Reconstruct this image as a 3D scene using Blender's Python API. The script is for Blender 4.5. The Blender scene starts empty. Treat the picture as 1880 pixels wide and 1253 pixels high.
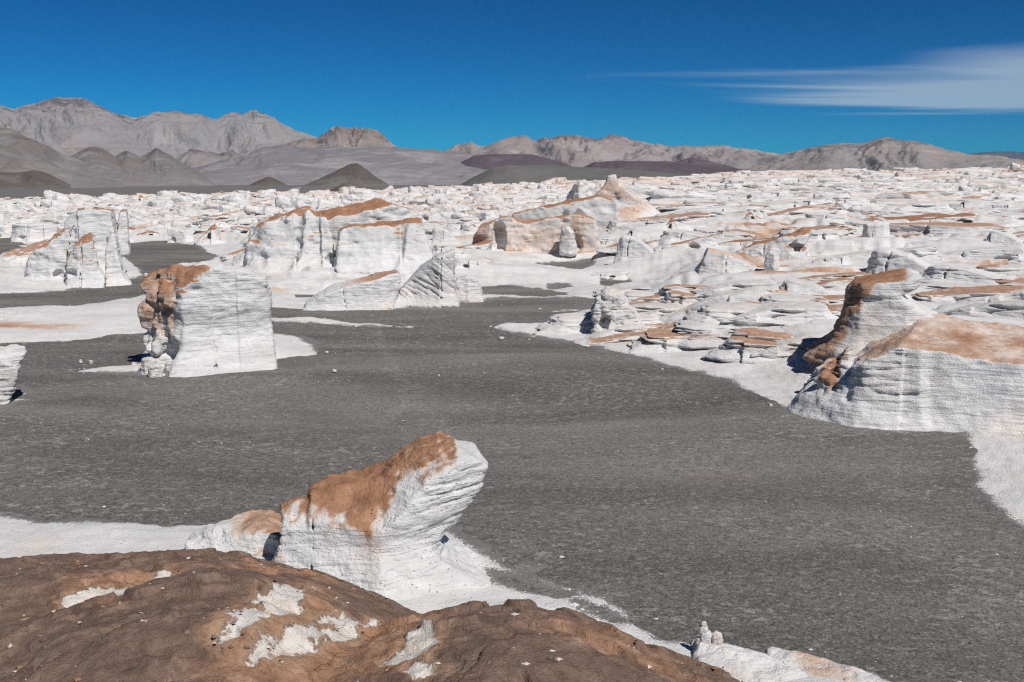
import bpy, math, random
import numpy as np
from math import radians, tan, cos, sin, pi

S = bpy.context.scene
COL = S.collection
# ------------------------------------------------------------------ camera
PW, PH = 1880.0, 1253.0                 # photograph size
LENS, SENS = 35.0, 36.0
F = PW * LENS / SENS                    # focal length in photo pixels
HC = 9.5                                # eye height above the ash plain
PITCH = math.atan((626.5 - 330.0) / F)  # horizon lies at row 330
cam_d = bpy.data.cameras.new('camera')
cam = bpy.data.objects.new('camera', cam_d)
COL.objects.link(cam)
cam.location = (0, 0, HC)
cam.rotation_euler = (pi / 2 - PITCH, 0, 0)
cam_d.lens = LENS
cam_d.sensor_width = SENS
cam_d.clip_start = 0.1
cam_d.clip_end = 120000
S.camera = cam
# ------------------------------------------------------------------ light
SUN_EL, SUN_AZ = radians(50), radians(144)   # azimuth from +Y (view direction) clockwise: right and behind the camera
to_sun = (cos(SUN_EL) * sin(SUN_AZ), cos(SUN_EL) * cos(SUN_AZ), sin(SUN_EL))
sun_d = bpy.data.lights.new('sun', 'SUN')
sun_d.energy = 4.6
sun_d.angle = radians(0.53)
sun_d.color = (1.0, 0.972, 0.93)
sun = bpy.data.objects.new('sun', sun_d)
COL.objects.link(sun)
from mathutils import Vector
sun.rotation_euler = Vector(to_sun).to_track_quat('Z', 'Y').to_euler()
sun.location = (30, -30, 60)

W = bpy.data.worlds.new('World')
S.world = W
W.use_nodes = True
nt = W.node_tree
for n in list(nt.nodes):
    nt.nodes.remove(n)


def N(tree, typ, **kw):
    n = tree.nodes.new(typ)
    ins = kw.pop('ins', {})
    for k, v in kw.items():
        setattr(n, k, v)
    for k, v in ins.items():
        if isinstance(v, bpy.types.NodeSocket):
            tree.links.new(v, n.inputs[k])
        else:
            n.inputs[k].default_value = v
    return n


def math_n(tree, op, a, b=None, c=None, clamp=False):
    n = tree.nodes.new('ShaderNodeMath')
    n.operation = op
    n.use_clamp = clamp
    for i, v in enumerate((a, b, c)):
        if v is None:
            continue
        if isinstance(v, bpy.types.NodeSocket):
            tree.links.new(v, n.inputs[i])
        else:
            n.inputs[i].default_value = v
    return n.outputs[0]


def ramp_n(tree, fac, stops):
    n = tree.nodes.new('ShaderNodeValToRGB')
    while len(n.color_ramp.elements) < len(stops):
        n.color_ramp.elements.new(0.5)
    for e, (p, c) in zip(n.color_ramp.elements, stops):
        e.position = p
        e.color = (c, c, c, 1) if not hasattr(c, '__len__') else (*c[:3], 1)
    tree.links.new(fac, n.inputs[0])
    return n.outputs[0]


def mix_n(tree, fac, a, b, blend='MIX'):
    n = tree.nodes.new('ShaderNodeMix')
    n.data_type = 'RGBA'
    n.blend_type = blend
    for sock, v in ((n.inputs[0], fac), (n.inputs[6], a), (n.inputs[7], b)):
        if isinstance(v, bpy.types.NodeSocket):
            tree.links.new(v, sock)
        elif hasattr(v, '__len__'):
            sock.default_value = (*v[:3], 1)
        else:
            sock.default_value = v
    return n.outputs[2]


def smooth_n(tree, v, lo, hi):
    n = tree.nodes.new('ShaderNodeMapRange')
    n.interpolation_type = 'SMOOTHSTEP'
    for k, x in ((0, v), (1, lo), (2, hi)):
        if isinstance(x, bpy.types.NodeSocket):
            tree.links.new(x, n.inputs[k])
        else:
            n.inputs[k].default_value = x
    return n.outputs[0]


sky = N(nt, 'ShaderNodeTexSky', sky_type='NISHITA', sun_disc=False)
sky.sun_elevation = SUN_EL
sky.sun_rotation = SUN_AZ
sky.altitude = 3600
sky.air_density = 1.0
sky.dust_density = 0.0
sky.ozone_density = 4.0
# polarised, deep high-altitude blue
gm = N(nt, 'ShaderNodeGamma', ins={'Color': sky.outputs[0], 'Gamma': 1.58})
hs = mix_n(nt, 1.0, gm.outputs[0], (0.0, 0.162, 0.215), 'MULTIPLY')
# thin cirrus on a flat layer high above the plain
tc = N(nt, 'ShaderNodeTexCoord')
sx = N(nt, 'ShaderNodeSeparateXYZ', ins={0: tc.outputs['Generated']})
zc = math_n(nt, 'MAXIMUM', sx.outputs[2], 0.004)
cu = math_n(nt, 'DIVIDE', sx.outputs[0], zc)
cv = math_n(nt, 'DIVIDE', sx.outputs[1], zc)
CLOUD = (cu, cv)
cxy = N(nt, 'ShaderNodeCombineXYZ', ins={0: math_n(nt, 'MULTIPLY', cu, 0.20), 1: math_n(nt, 'MULTIPLY', cv, 0.7)})
cn1 = N(nt, 'ShaderNodeTexNoise', ins={'Vector': cxy.outputs[0], 'Scale': 0.8, 'Detail': 4.0, 'Roughness': 0.42, 'Distortion': 0.9})
# one bank of cirrus: an ellipse on the layer, its edge drawn out by the noise
wob = math_n(nt, 'MULTIPLY_ADD', cn1.outputs[0], 1.35, -0.93)
dx_ = math_n(nt, 'DIVIDE', math_n(nt, 'SUBTRACT', cu, 7.6), 4.6)
dv_ = math_n(nt, 'DIVIDE', math_n(nt, 'SUBTRACT', cv, 11.2), 3.9)
dd = math_n(nt, 'SQRT', math_n(nt, 'ADD', math_n(nt, 'MULTIPLY', dx_, dx_), math_n(nt, 'MULTIPLY', dv_, dv_)))
cm = smooth_n(nt, math_n(nt, 'SUBTRACT', math_n(nt, 'SUBTRACT', 1.0, dd), wob), 0.0, 0.5)
cm = math_n(nt, 'MULTIPLY', cm, 0.56)
skc = mix_n(nt, cm, hs, (6.2, 7.3, 8.0))
bg = N(nt, 'ShaderNodeBackground', ins={'Color': skc, 'Strength': 0.085})
wo = N(nt, 'ShaderNodeOutputWorld', ins={0: bg.outputs[0]})

vs = S.view_settings
S.display_settings.display_device = 'sRGB'
vs.view_transform = 'Standard'
vs.look = 'None'
vs.exposure = 0.0
vs.gamma = 1.0
vs.use_curve_mapping = False
S.cycles.max_bounces = 5
S.cycles.diffuse_bounces = 3
S.cycles.use_denoising = False
S.cycles.use_adaptive_sampling = False
S.cycles.filter_width = 1.25
S.cycles.volume_bounces = 0

# ------------------------------------------------------------------ numpy tools
rng = np.random.default_rng(7)
random.seed(7)
f32 = np.float32


def _h(ix, iy, iz, seed):
    h = (ix.astype(np.uint32) * np.uint32(374761393) + iy.astype(np.uint32) * np.uint32(668265263)
         + iz.astype(np.uint32) * np.uint32(2246822519) + np.uint32((seed * 3266489917 + 12345) & 0xffffffff))
    h = (h ^ (h >> np.uint32(13))) * np.uint32(1274126177)
    return h ^ (h >> np.uint32(16))


_g = rng.normal(size=(256, 3))
_g = (_g / np.linalg.norm(_g, axis=1)[:, None]).astype(f32)
_a2 = rng.uniform(0, 2 * pi, 256)
_g2 = np.stack([np.cos(_a2), np.sin(_a2)], 1).astype(f32)


def pn3(x, y, z, seed=0):
    x = np.asarray(x, f32); y = np.asarray(y, f32); z = np.asarray(z, f32)
    fx = np.floor(x); fy = np.floor(y); fz = np.floor(z)
    ix = fx.astype(np.int64); iy = fy.astype(np.int64); iz = fz.astype(np.int64)
    x = x - fx; y = y - fy; z = z - fz
    u = x * x * x * (x * (x * 6 - 15) + 10); v = y * y * y * (y * (y * 6 - 15) + 10); w = z * z * z * (z * (z * 6 - 15) + 10)
    res = 0
    for a in (0, 1):
        wx = u if a else 1 - u
        for b in (0, 1):
            wy = v if b else 1 - v
            for c in (0, 1):
                wz = w if c else 1 - w
                g = _g[_h(ix + a, iy + b, iz + c, seed) & np.uint32(255)]
                res = res + wx * wy * wz * (g[..., 0] * (x - a) + g[..., 1] * (y - b) + g[..., 2] * (z - c))
    return res * 1.6


def pn2(x, y, seed=0):
    x = np.asarray(x, np.float64); y = np.asarray(y, np.float64)
    fx = np.floor(x); fy = np.floor(y)
    ix = fx.astype(np.int64); iy = fy.astype(np.int64)
    x = x - fx; y = y - fy
    u = x * x * x * (x * (x * 6 - 15) + 10); v = y * y * y * (y * (y * 6 - 15) + 10)
    res = 0
    z0 = np.zeros_like(ix)
    for a in (0, 1):
        wx = u if a else 1 - u
        for b in (0, 1):
            wy = v if b else 1 - v
            g = _g2[_h(ix + a, iy + b, z0, seed) & np.uint32(255)]
            res = res + wx * wy * (g[..., 0] * (x - a) + g[..., 1] * (y - b))
    return res * 1.5


def fbm2(x, y, oct=4, seed=0, gain=0.5, ridged=False):
    r = 0; a = 1.0; t = 0
    for i in range(oct):
        n = pn2(x * 2 ** i + 17.3 * i, y * 2 ** i - 9.1 * i, seed + i)
        r = r + a * ((1 - 2 * np.abs(n)) if ridged else n)
        t += a; a *= gain
    return r / t


def fbm3(x, y, z, oct=3, seed=0, gain=0.5):
    r = 0; a = 1.0; t = 0
    for i in range(oct):
        r = r + a * pn3(x * 2 ** i + 17.3 * i, y * 2 ** i - 9.1 * i, z * 2 ** i + 3.7 * i, seed + i)
        t += a; a *= gain
    return r / t


def sstep(a, b, x):
    t = np.clip((x - a) / (b - a), 0, 1)
    return t * t * (3 - 2 * t)


def smax(a, b, k):
    h = np.clip(0.5 + 0.5 * (a - b) / k, 0, 1)
    return b * (1 - h) + a * h + k * h * (1 - h)


def smin(a, b, k):
    return -smax(-a, -b, k)


def poly_sdf(px, py, pts):
    px = np.asarray(px, np.float64); py = np.asarray(py, np.float64)
    d = np.full(px.shape, 1e18); s = np.zeros(px.shape, bool)
    n = len(pts)
    for i in range(n):
        ax, ay = pts[i]; bx, by = pts[(i + 1) % n]
        ex, ey = bx - ax, by - ay
        wx, wy = px - ax, py - ay
        t = np.clip((wx * ex + wy * ey) / (ex * ex + ey * ey + 1e-12), 0, 1)
        d = np.minimum(d, (wx - ex * t) ** 2 + (wy - ey * t) ** 2)
        if ay != by:
            cr = ((ay > py) != (by > py)) & (px < ex * (py - ay) / ey + ax)
            s ^= cr
    d = np.sqrt(d)
    return np.where(s, -d, d)


def ray(px, py):
    u = (px - PW / 2) / F; v = -(py - PH / 2) / F
    return np.array([u, cos(PITCH) + v * sin(PITCH), -sin(PITCH) + v * cos(PITCH)])


def on_plane(px, py, z=0.0):
    d = ray(px, py)
    t = (z - HC) / d[2]
    return (d[0] * t, d[1] * t)


# ------------------------------------------------------------------ mesh output
def new_mesh(name, verts, faces, mat, attrs=None, smooth=True):
    me = bpy.data.meshes.new(name)
    verts = np.asarray(verts, f32); faces = np.asarray(faces, np.int32)
    k = faces.shape[1]
    me.vertices.add(len(verts)); me.vertices.foreach_set('co', verts.ravel())
    me.loops.add(faces.size); me.loops.foreach_set('vertex_index', faces.ravel())
    me.polygons.add(len(faces))
    me.polygons.foreach_set('loop_start', np.arange(0, faces.size, k, dtype=np.int32))
    me.polygons.foreach_set('loop_total', np.full(len(faces), k, np.int32))
    me.polygons.foreach_set('use_smooth', np.full(len(faces), smooth, bool))
    me.update(calc_edges=True)
    for an, av in (attrs or {}).items():
        at = me.attributes.new(an, 'FLOAT', 'POINT')
        at.data.foreach_set('value', np.asarray(av, f32))
    if mat:
        me.materials.append(mat)
    return me


def link(name, me, label=None, cat=None, group=None, kind=None, loc=(0, 0, 0), rz=0.0, scale=(1, 1, 1)):
    o = bpy.data.objects.new(name, me)
    COL.objects.link(o)
    o.location = loc; o.rotation_euler = (0, 0, rz); o.scale = scale
    if label: o['label'] = label
    if cat: o['category'] = cat
    if group: o['group'] = group
    if kind: o['kind'] = kind
    return o


def grid_faces(nr, nc):
    i = np.arange(nr - 1)[:, None] * nc + np.arange(nc - 1)[None, :]
    return np.stack([i, i + 1, i + nc + 1, i + nc], -1).reshape(-1, 4)


def vnormals(v, q):
    n = np.zeros_like(v)
    fn = np.cross(v[q[:, 2]] - v[q[:, 0]], v[q[:, 3]] - v[q[:, 1]])
    for k in range(4):
        for c in range(3):
            n[:, c] += np.bincount(q[:, k], fn[:, c], len(v))
    return n / (np.linalg.norm(n, axis=1)[:, None] + 1e-9)


def surface_nets(f, org, h):
    """closed quad mesh of f = 0, f sampled on a regular grid, negative inside"""
    s = f < 0
    nx, ny, nz = f.shape
    cnt = np.zeros((nx - 1, ny - 1, nz - 1), np.uint8)
    for a in (0, 1):
        for b in (0, 1):
            for c in (0, 1):
                cnt += s[a:nx - 1 + a, b:ny - 1 + b, c:nz - 1 + c]
    act = (cnt > 0) & (cnt < 8)
    idx = np.full(act.shape, -1, np.int32)
    ci = np.argwhere(act)
    idx[act] = np.arange(len(ci))
    corners = [(a, b, c) for a in (0, 1) for b in (0, 1) for c in (0, 1)]
    vals = {k: f[ci[:, 0] + k[0], ci[:, 1] + k[1], ci[:, 2] + k[2]] for k in corners}
    acc = np.zeros((len(ci), 3)); num = np.zeros(len(ci))
    for k in corners:
        for ax in range(3):
            if k[ax] == 0:
                k2 = list(k); k2[ax] = 1; k2 = tuple(k2)
                f0, f1 = vals[k], vals[k2]
                m = (f0 < 0) != (f1 < 0)
                t = f0[m] / (f0[m] - f1[m])
                p = np.tile(np.array(k, float), (m.sum(), 1))
                p[:, ax] += t
                acc[m] += p; num[m] += 1
    v = (ci + acc / num[:, None]) * h + np.asarray(org)
    quads = []
    for ax in range(3):
        sl0 = [slice(1, -1)] * 3; sl1 = [slice(1, -1)] * 3
        sl0[ax] = slice(0, -1); sl1[ax] = slice(1, None)
        a_, b_ = s[tuple(sl0)], s[tuple(sl1)]
        e = np.argwhere(a_ != b_)
        flip = a_[e[:, 0], e[:, 1], e[:, 2]]
        o = np.ones(3, int); o[ax] = 0
        e = e + o
        u_, w_ = (ax + 1) % 3, (ax + 2) % 3
        du = np.zeros(3, int); du[u_] = 1
        dw = np.zeros(3, int); dw[w_] = 1
        g = lambda q: idx[q[:, 0], q[:, 1], q[:, 2]]
        q = np.stack([g(e - du - dw), g(e - dw), g(e), g(e - du)], 1)
        q[~flip] = q[~flip][:, ::-1]
        quads.append(q)
    q = np.concatenate(quads)
    return v, q[(q >= 0).all(1)]


# ------------------------------------------------------------------ materials
def new_mat(name):
    m = bpy.data.materials.new(name)
    m.use_nodes = True
    t = m.node_tree
    b = t.nodes['Principled BSDF']
    b.inputs['Roughness'].default_value = 0.92
    b.inputs['Specular IOR Level'].default_value = 0.15
    return m, t, b


def noise_n(t, vec, scale, detail=4, rough=0.55, dist=0.0):
    return N(t, 'ShaderNodeTexNoise', ins={'Vector': vec, 'Scale': scale, 'Detail': detail, 'Roughness': rough, 'Distortion': dist}).outputs[0]


def mapped(t, vec, scale=(1, 1, 1), rot=(0, 0, 0)):
    return N(t, 'ShaderNodeMapping', ins={'Vector': vec, 'Scale': scale, 'Rotation': rot}).outputs[0]


def pumice_material(name, cream=0.0, bump=1.0, grey=0.6):
    m, t, b = new_mat(name)
    pos = N(t, 'ShaderNodeNewGeometry').outputs['Position']
    rust = N(t, 'ShaderNodeAttribute', attribute_name='rust').outputs['Fac']
    n_big = noise_n(t, pos, 0.35, 4)
    n_mid = noise_n(t, pos, 2.2, 5, 0.6)
    n_fine = noise_n(t, pos, 14, 4, 0.65)
    strat = noise_n(t, mapped(t, pos, (0.7, 0.7, 9.0)), 1.0, 5, 0.6, 0.4)
    white = ramp_n(t, n_mid, [(0.3, (0.61, 0.598, 0.585)), (0.7, (0.715, 0.70, 0.685))])
    # long grey streaks painted in as face shading, different from rock to rock
    face_shade = noise_n(t, mapped(t, pos, (0.16, 0.42, 1.3), (0, 0, radians(10))), 1.0, 5, 0.6, 0.5)
    rnd = N(t, 'ShaderNodeObjectInfo').outputs['Random']
    white = mix_n(t, math_n(t, 'MULTIPLY', smooth_n(t, math_n(t, 'ADD', face_shade, math_n(t, 'MULTIPLY_ADD', rnd, 0.12, -0.06)), 0.46, 0.66), grey), white, (0.50, 0.487, 0.475))
    white = mix_n(t, math_n(t, 'MULTIPLY', smooth_n(t, strat, 0.5, 0.75), 0.28), white, (0.52, 0.50, 0.48))
    white = mix_n(t, math_n(t, 'MULTIPLY', smooth_n(t, n_big, 0.52, 0.72), 0.35 + cream), white, (0.66, 0.55, 0.46))
    rcol = ramp_n(t, n_mid, [(0.25, (0.23, 0.118, 0.070)), (0.55, (0.37, 0.195, 0.115)), (0.8, (0.48, 0.30, 0.20))])
    pale = (0.58, 0.40, 0.29)
    # a wash of pale orange around the varnish, then the varnish itself with a broken edge
    drip = noise_n(t, mapped(t, pos, (3.0, 3.0, 0.6)), 1.0, 5, 0.6, 0.3)
    rj = math_n(t, 'ADD', rust, math_n(t, 'MULTIPLY_ADD', n_mid, 0.7, -0.38))
    rj = math_n(t, 'ADD', rj, math_n(t, 'MULTIPLY_ADD', drip, 0.6, -0.3))
    rj = math_n(t, 'ADD', rj, math_n(t, 'MULTIPLY_ADD', n_fine, 0.3, -0.15))
    col = mix_n(t, math_n(t, 'MULTIPLY', smooth_n(t, rj, 0.05, 0.55), 0.8), white, pale)
    col = mix_n(t, smooth_n(t, rj, 0.34, 0.86), col, rcol)
    # grey gravel blown onto the rock where the ash begins
    dust = N(t, 'ShaderNodeAttribute', attribute_name='gravel').outputs['Fac']
    dj = math_n(t, 'ADD', dust, math_n(t, 'MULTIPLY_ADD', noise_n(t, pos, 1.1, 4, 0.6), 0.9, -0.5))
    dj = math_n(t, 'ADD', dj, math_n(t, 'MULTIPLY_ADD', noise_n(t, pos, 18, 3, 0.7), 1.1, -0.55))
    col = mix_n(t, smooth_n(t, dj, 0.38, 0.52), col, mix_n(t, n_fine, (0.10, 0.095, 0.09), (0.26, 0.25, 0.24)))
    t.links.new(col, b.inputs['Base Color'])
    vor = N(t, 'ShaderNodeTexVoronoi', ins={'Vector': mapped(t, pos, (1, 1, 1.6)), 'Scale': 7.0}).outputs['Distance']
    pits = math_n(t, 'MULTIPLY', smooth_n(t, vor, 0.22, 0.0), -0.7)
    lam = noise_n(t, mapped(t, pos, (1.1, 1.1, 26.0)), 1.0, 4, 0.65, 0.3)
    hgt = math_n(t, 'ADD', math_n(t, 'MULTIPLY', strat, 1.0), math_n(t, 'MULTIPLY', n_fine, 0.7))
    hgt = math_n(t, 'ADD', hgt, math_n(t, 'MULTIPLY', math_n(t, 'MULTIPLY', lam, 0.4), smooth_n(t, n_big, 0.45, 0.62)))
    hgt = math_n(t, 'ADD', hgt, math_n(t, 'MULTIPLY', pits, smooth_n(t, n_mid, 0.45, 0.62)))
    bp = N(t, 'ShaderNodeBump', ins={'Height': hgt, 'Distance': 0.085 * bump, 'Strength': 1.0})
    t.links.new(bp.outputs[0], b.inputs['Normal'])
    return m


M_ROCK = pumice_material('pumice')
M_BED = pumice_material('pumice_bedrock', 0.0, 0.8)
M_CREAM = pumice_material('pumice_cream', 0.25)
M_FAR = pumice_material('pumice_far', 0.2, 1.0, 0.5)


def ash_material():
    m, t, b = new_mat('volcanic_ash')
    pos = N(t, 'ShaderNodeNewGeometry').outputs['Position']
    grain = noise_n(t, pos, 22, 3, 0.7)
    grain2 = noise_n(t, pos, 7, 4, 0.7)
    rip = noise_n(t, mapped(t, pos, (2.6, 3.8, 1), (0, 0, radians(-28))), 1.0, 5, 0.65, 0.8)
    drift = noise_n(t, mapped(t, pos, (0.10, 0.34, 1), (0, 0, radians(-8))), 1.0, 4, 0.55, 0.6)
    patch = noise_n(t, mapped(t, pos, (0.05, 0.09, 1)), 1.0, 4, 0.5)
    base = ramp_n(t, patch, [(0.3, (0.124, 0.116, 0.110)), (0.55, (0.158, 0.147, 0.138)), (0.75, (0.180, 0.155, 0.139))])
    tone = noise_n(t, mapped(t, pos, (0.045, 0.16, 1), (0, 0, radians(12))), 1.0, 5, 0.55, 0.8)
    base = mix_n(t, 1.0, base, ramp_n(t, tone, [(0.32, 0.68), (0.5, 1.0), (0.68, 1.45)]), 'MULTIPLY')
    trk = N(t, 'ShaderNodeAttribute', attribute_name='tread').outputs['Fac']
    lightc = (0.34, 0.32, 0.30)
    k = math_n(t, 'MULTIPLY', smooth_n(t, rip, 0.50, 0.68), smooth_n(t, drift, 0.36, 0.62))
    k = math_n(t, 'MULTIPLY', k, 0.9)
    k = math_n(t, 'ADD', k, math_n(t, 'MULTIPLY', smooth_n(t, math_n(t, 'ADD', trk, math_n(t, 'MULTIPLY_ADD', noise_n(t, pos, 2.6, 4, 0.7), 1.6, -0.8)), 0.55, 0.95), 0.25))
    # gravel: every grain its own tone, pale pumice grains among the dark
    g1 = N(t, 'ShaderNodeSeparateColor', ins={0: N(t, 'ShaderNodeTexVoronoi', ins={'Vector': pos, 'Scale': 24.0}).outputs['Color']}).outputs[0]
    g2 = N(t, 'ShaderNodeSeparateColor', ins={0: N(t, 'ShaderNodeTexVoronoi', ins={'Vector': mapped(t, pos, (0.6, 1, 1)), 'Scale': 9.0}).outputs['Color']}).outputs[0]
    k = math_n(t, 'ADD', k, math_n(t, 'MULTIPLY', smooth_n(t, g1, 0.78, 1.0), 0.52))
    k = math_n(t, 'ADD', k, math_n(t, 'MULTIPLY', smooth_n(t, g2, 0.80, 1.0), 0.30), clamp=True)
    col = mix_n(t, k, base, lightc)
    col = mix_n(t, math_n(t, 'MULTIPLY', smooth_n(t, grain2, 0.52, 0.3), 0.6), col, (0.040, 0.038, 0.038))
    col = mix_n(t, math_n(t, 'MULTIPLY', smooth_n(t, g1, 0.3, 0.0), 0.6), col, (0.030, 0.029, 0.029))
    t.links.new(col, b.inputs['Base Color'])
    hg = math_n(t, 'ADD', math_n(t, 'MULTIPLY', grain, 0.6), math_n(t, 'ADD', math_n(t, 'MULTIPLY', rip, 2.2), math_n(t, 'MULTIPLY', grain2, 0.7)))
    bp = N(t, 'ShaderNodeBump', ins={'Height': hg, 'Distance': 0.035, 'Strength': 0.8})
    t.links.new(bp.outputs[0], b.inputs['Normal'])
    return m


M_ASH = ash_material()


def crust_material():
    m, t, b = new_mat('brown_crust')
    pos = N(t, 'ShaderNodeNewGeometry').outputs['Position']
    wht = N(t, 'ShaderNodeAttribute', attribute_name='bare').outputs['Fac']
    org = N(t, 'ShaderNodeAttribute', attribute_name='orange').outputs['Fac']
    n1 = noise_n(t, pos, 1.7, 6, 0.6)
    n2 = noise_n(t, pos, 7, 8, 0.66)
    n3 = noise_n(t, pos, 55, 5, 0.75)
    dark = ramp_n(t, n2, [(0.25, (0.115, 0.073, 0.055)), (0.5, (0.21, 0.138, 0.105)), (0.72, (0.34, 0.235, 0.18))])
    oran = ramp_n(t, n2, [(0.3, (0.27, 0.145, 0.085)), (0.55, (0.42, 0.24, 0.15)), (0.75, (0.60, 0.42, 0.30))])
    whit = ramp_n(t, n2, [(0.3, (0.60, 0.49, 0.39)), (0.5, (0.74, 0.69, 0.63)), (0.75, (0.80, 0.78, 0.74))])
    oj = math_n(t, 'ADD', org, math_n(t, 'MULTIPLY_ADD', n1, 0.9, -0.45))
    oj = math_n(t, 'ADD', oj, math_n(t, 'MULTIPLY_ADD', n2, 0.7, -0.35))
    col = mix_n(t, smooth_n(t, oj, 0.38, 0.85), dark, oran)
    # pale clasts set in the crust
    v = N(t, 'ShaderNodeTexVoronoi', ins={'Vector': pos, 'Scale': 11.0, 'Randomness': 1.0})
    cl = math_n(t, 'MULTIPLY', smooth_n(t, v.outputs['Distance'], 0.16, 0.09), smooth_n(t, n1, 0.5, 0.6))
    col = mix_n(t, math_n(t, 'MULTIPLY', cl, 0.6), col, (0.45, 0.33, 0.25))
    v2 = N(t, 'ShaderNodeTexVoronoi', ins={'Vector': mapped(t, pos, (1, 1.6, 1)), 'Scale': 38.0})
    col = mix_n(t, math_n(t, 'MULTIPLY', smooth_n(t, v2.outputs['Distance'], 0.30, 0.12), math_n(t, 'MULTIPLY', smooth_n(t, n2, 0.5, 0.62), 0.5)), col, (0.33, 0.22, 0.15))
    col = mix_n(t, math_n(t, 'MULTIPLY', smooth_n(t, n3, 0.52, 0.68), 0.5), col, (0.33, 0.22, 0.16))
    col = mix_n(t, math_n(t, 'MULTIPLY', smooth_n(t, n3, 0.46, 0.32), 0.4), col, (0.08, 0.046, 0.033))
    wj = math_n(t, 'ADD', wht, math_n(t, 'MULTIPLY_ADD', n2, 1.3, -0.65))
    wj = math_n(t, 'ADD', wj, math_n(t, 'MULTIPLY_ADD', n1, 0.5, -0.25))
    col = mix_n(t, math_n(t, 'MULTIPLY', smooth_n(t, wj, 0.05, 0.5), 0.6), col, (0.46, 0.30, 0.20))
    col = mix_n(t, smooth_n(t, wj, 0.46, 0.62), col, whit)
    t.links.new(col, b.inputs['Base Color'])
    hg = math_n(t, 'ADD', math_n(t, 'MULTIPLY', n2, 0.7), math_n(t, 'ADD', math_n(t, 'MULTIPLY', n3, 0.4), math_n(t, 'MULTIPLY', smooth_n(t, v2.outputs['Distance'], 0.1, 0.4), -0.12)))
    hg = math_n(t, 'SUBTRACT', hg, math_n(t, 'MULTIPLY', smooth_n(t, wj, 0.44, 0.58), 0.35))
    bp = N(t, 'ShaderNodeBump', ins={'Height': hg, 'Distance': 0.042, 'Strength': 1.0})
    t.links.new(bp.outputs[0], b.inputs['Normal'])
    return m


M_CRUST = crust_material()


def mountain_material(name, low, mid, high, accent, scale=1.0):
    m, t, b = new_mat(name)
    geo = N(t, 'ShaderNodeNewGeometry')
    pos = geo.outputs['Position']
    crest = N(t, 'ShaderNodeAttribute', attribute_name='crest').outputs['Fac']
    n1 = noise_n(t, mapped(t, pos, (1, 1, 3)), 0.0012 * scale, 6, 0.6, 0.6)
    n2 = noise_n(t, mapped(t, pos, (1, 1, 2)), 0.006 * scale, 6, 0.62, 0.3)
    st = noise_n(t, mapped(t, pos, (0.15, 0.15, 3.0)), 0.006 * scale, 4, 0.6, 0.2)
    cj = math_n(t, 'ADD', crest, math_n(t, 'MULTIPLY_ADD', n2, 0.9, -0.45))
    c = mix_n(t, smooth_n(t, cj, 0.05, 0.5), low, mid)
    c = mix_n(t, smooth_n(t, cj, 0.74, 0.92), c, high)
    c = mix_n(t, math_n(t, 'MULTIPLY', smooth_n(t, n1, 0.48, 0.62), 0.8), c, accent)
    n4 = noise_n(t, mapped(t, pos, (1, 1, 5), (0, 0.2, 0.5)), 0.0021 * scale, 5, 0.55, 1.0)
    c = mix_n(t, math_n(t, 'MULTIPLY', smooth_n(t, n4, 0.5, 0.62), 0.55), c, (mid[0] * 1.12, mid[1] * 0.95, mid[2] * 0.98))
    c = mix_n(t, math_n(t, 'MULTIPLY', smooth_n(t, n4, 0.46, 0.34), 0.5), c, (low[0] * 0.78, low[1] * 0.79, low[2] * 0.82))
    c = mix_n(t, math_n(t, 'MULTIPLY', smooth_n(t, st, 0.52, 0.7), 0.25), c, high)
    # sand-pale gullies and dark spurs, painted in for relief the flat sunlight loses
    gl = N(t, 'ShaderNodeAttribute', attribute_name='gully').outputs['Fac']
    c = mix_n(t, math_n(t, 'MULTIPLY', smooth_n(t, gl, 0.45, 0.85), 0.4), c, tuple(min(1, k * 1.35) for k in low))
    c = mix_n(t, math_n(t, 'MULTIPLY', smooth_n(t, gl, 0.35, 0.05), 0.3), c, tuple(k * 0.7 for k in mid))
    t.links.new(c, b.inputs['Base Color'])
    bp = N(t, 'ShaderNodeBump', ins={'Height': math_n(t, 'ADD', n2, math_n(t, 'MULTIPLY', noise_n(t, pos, 0.03 * scale, 5, 0.65), 0.35)), 'Distance': 60.0 / scale, 'Strength': 0.7})
    t.links.new(bp.outputs[0], b.inputs['Normal'])
    b.inputs['Specular IOR Level'].default_value = 0.0
    return m


# ------------------------------------------------------------------ ground: ash sheet and pumice bedrock
def G(pts):
    return [on_plane(*p) for p in pts]


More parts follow.
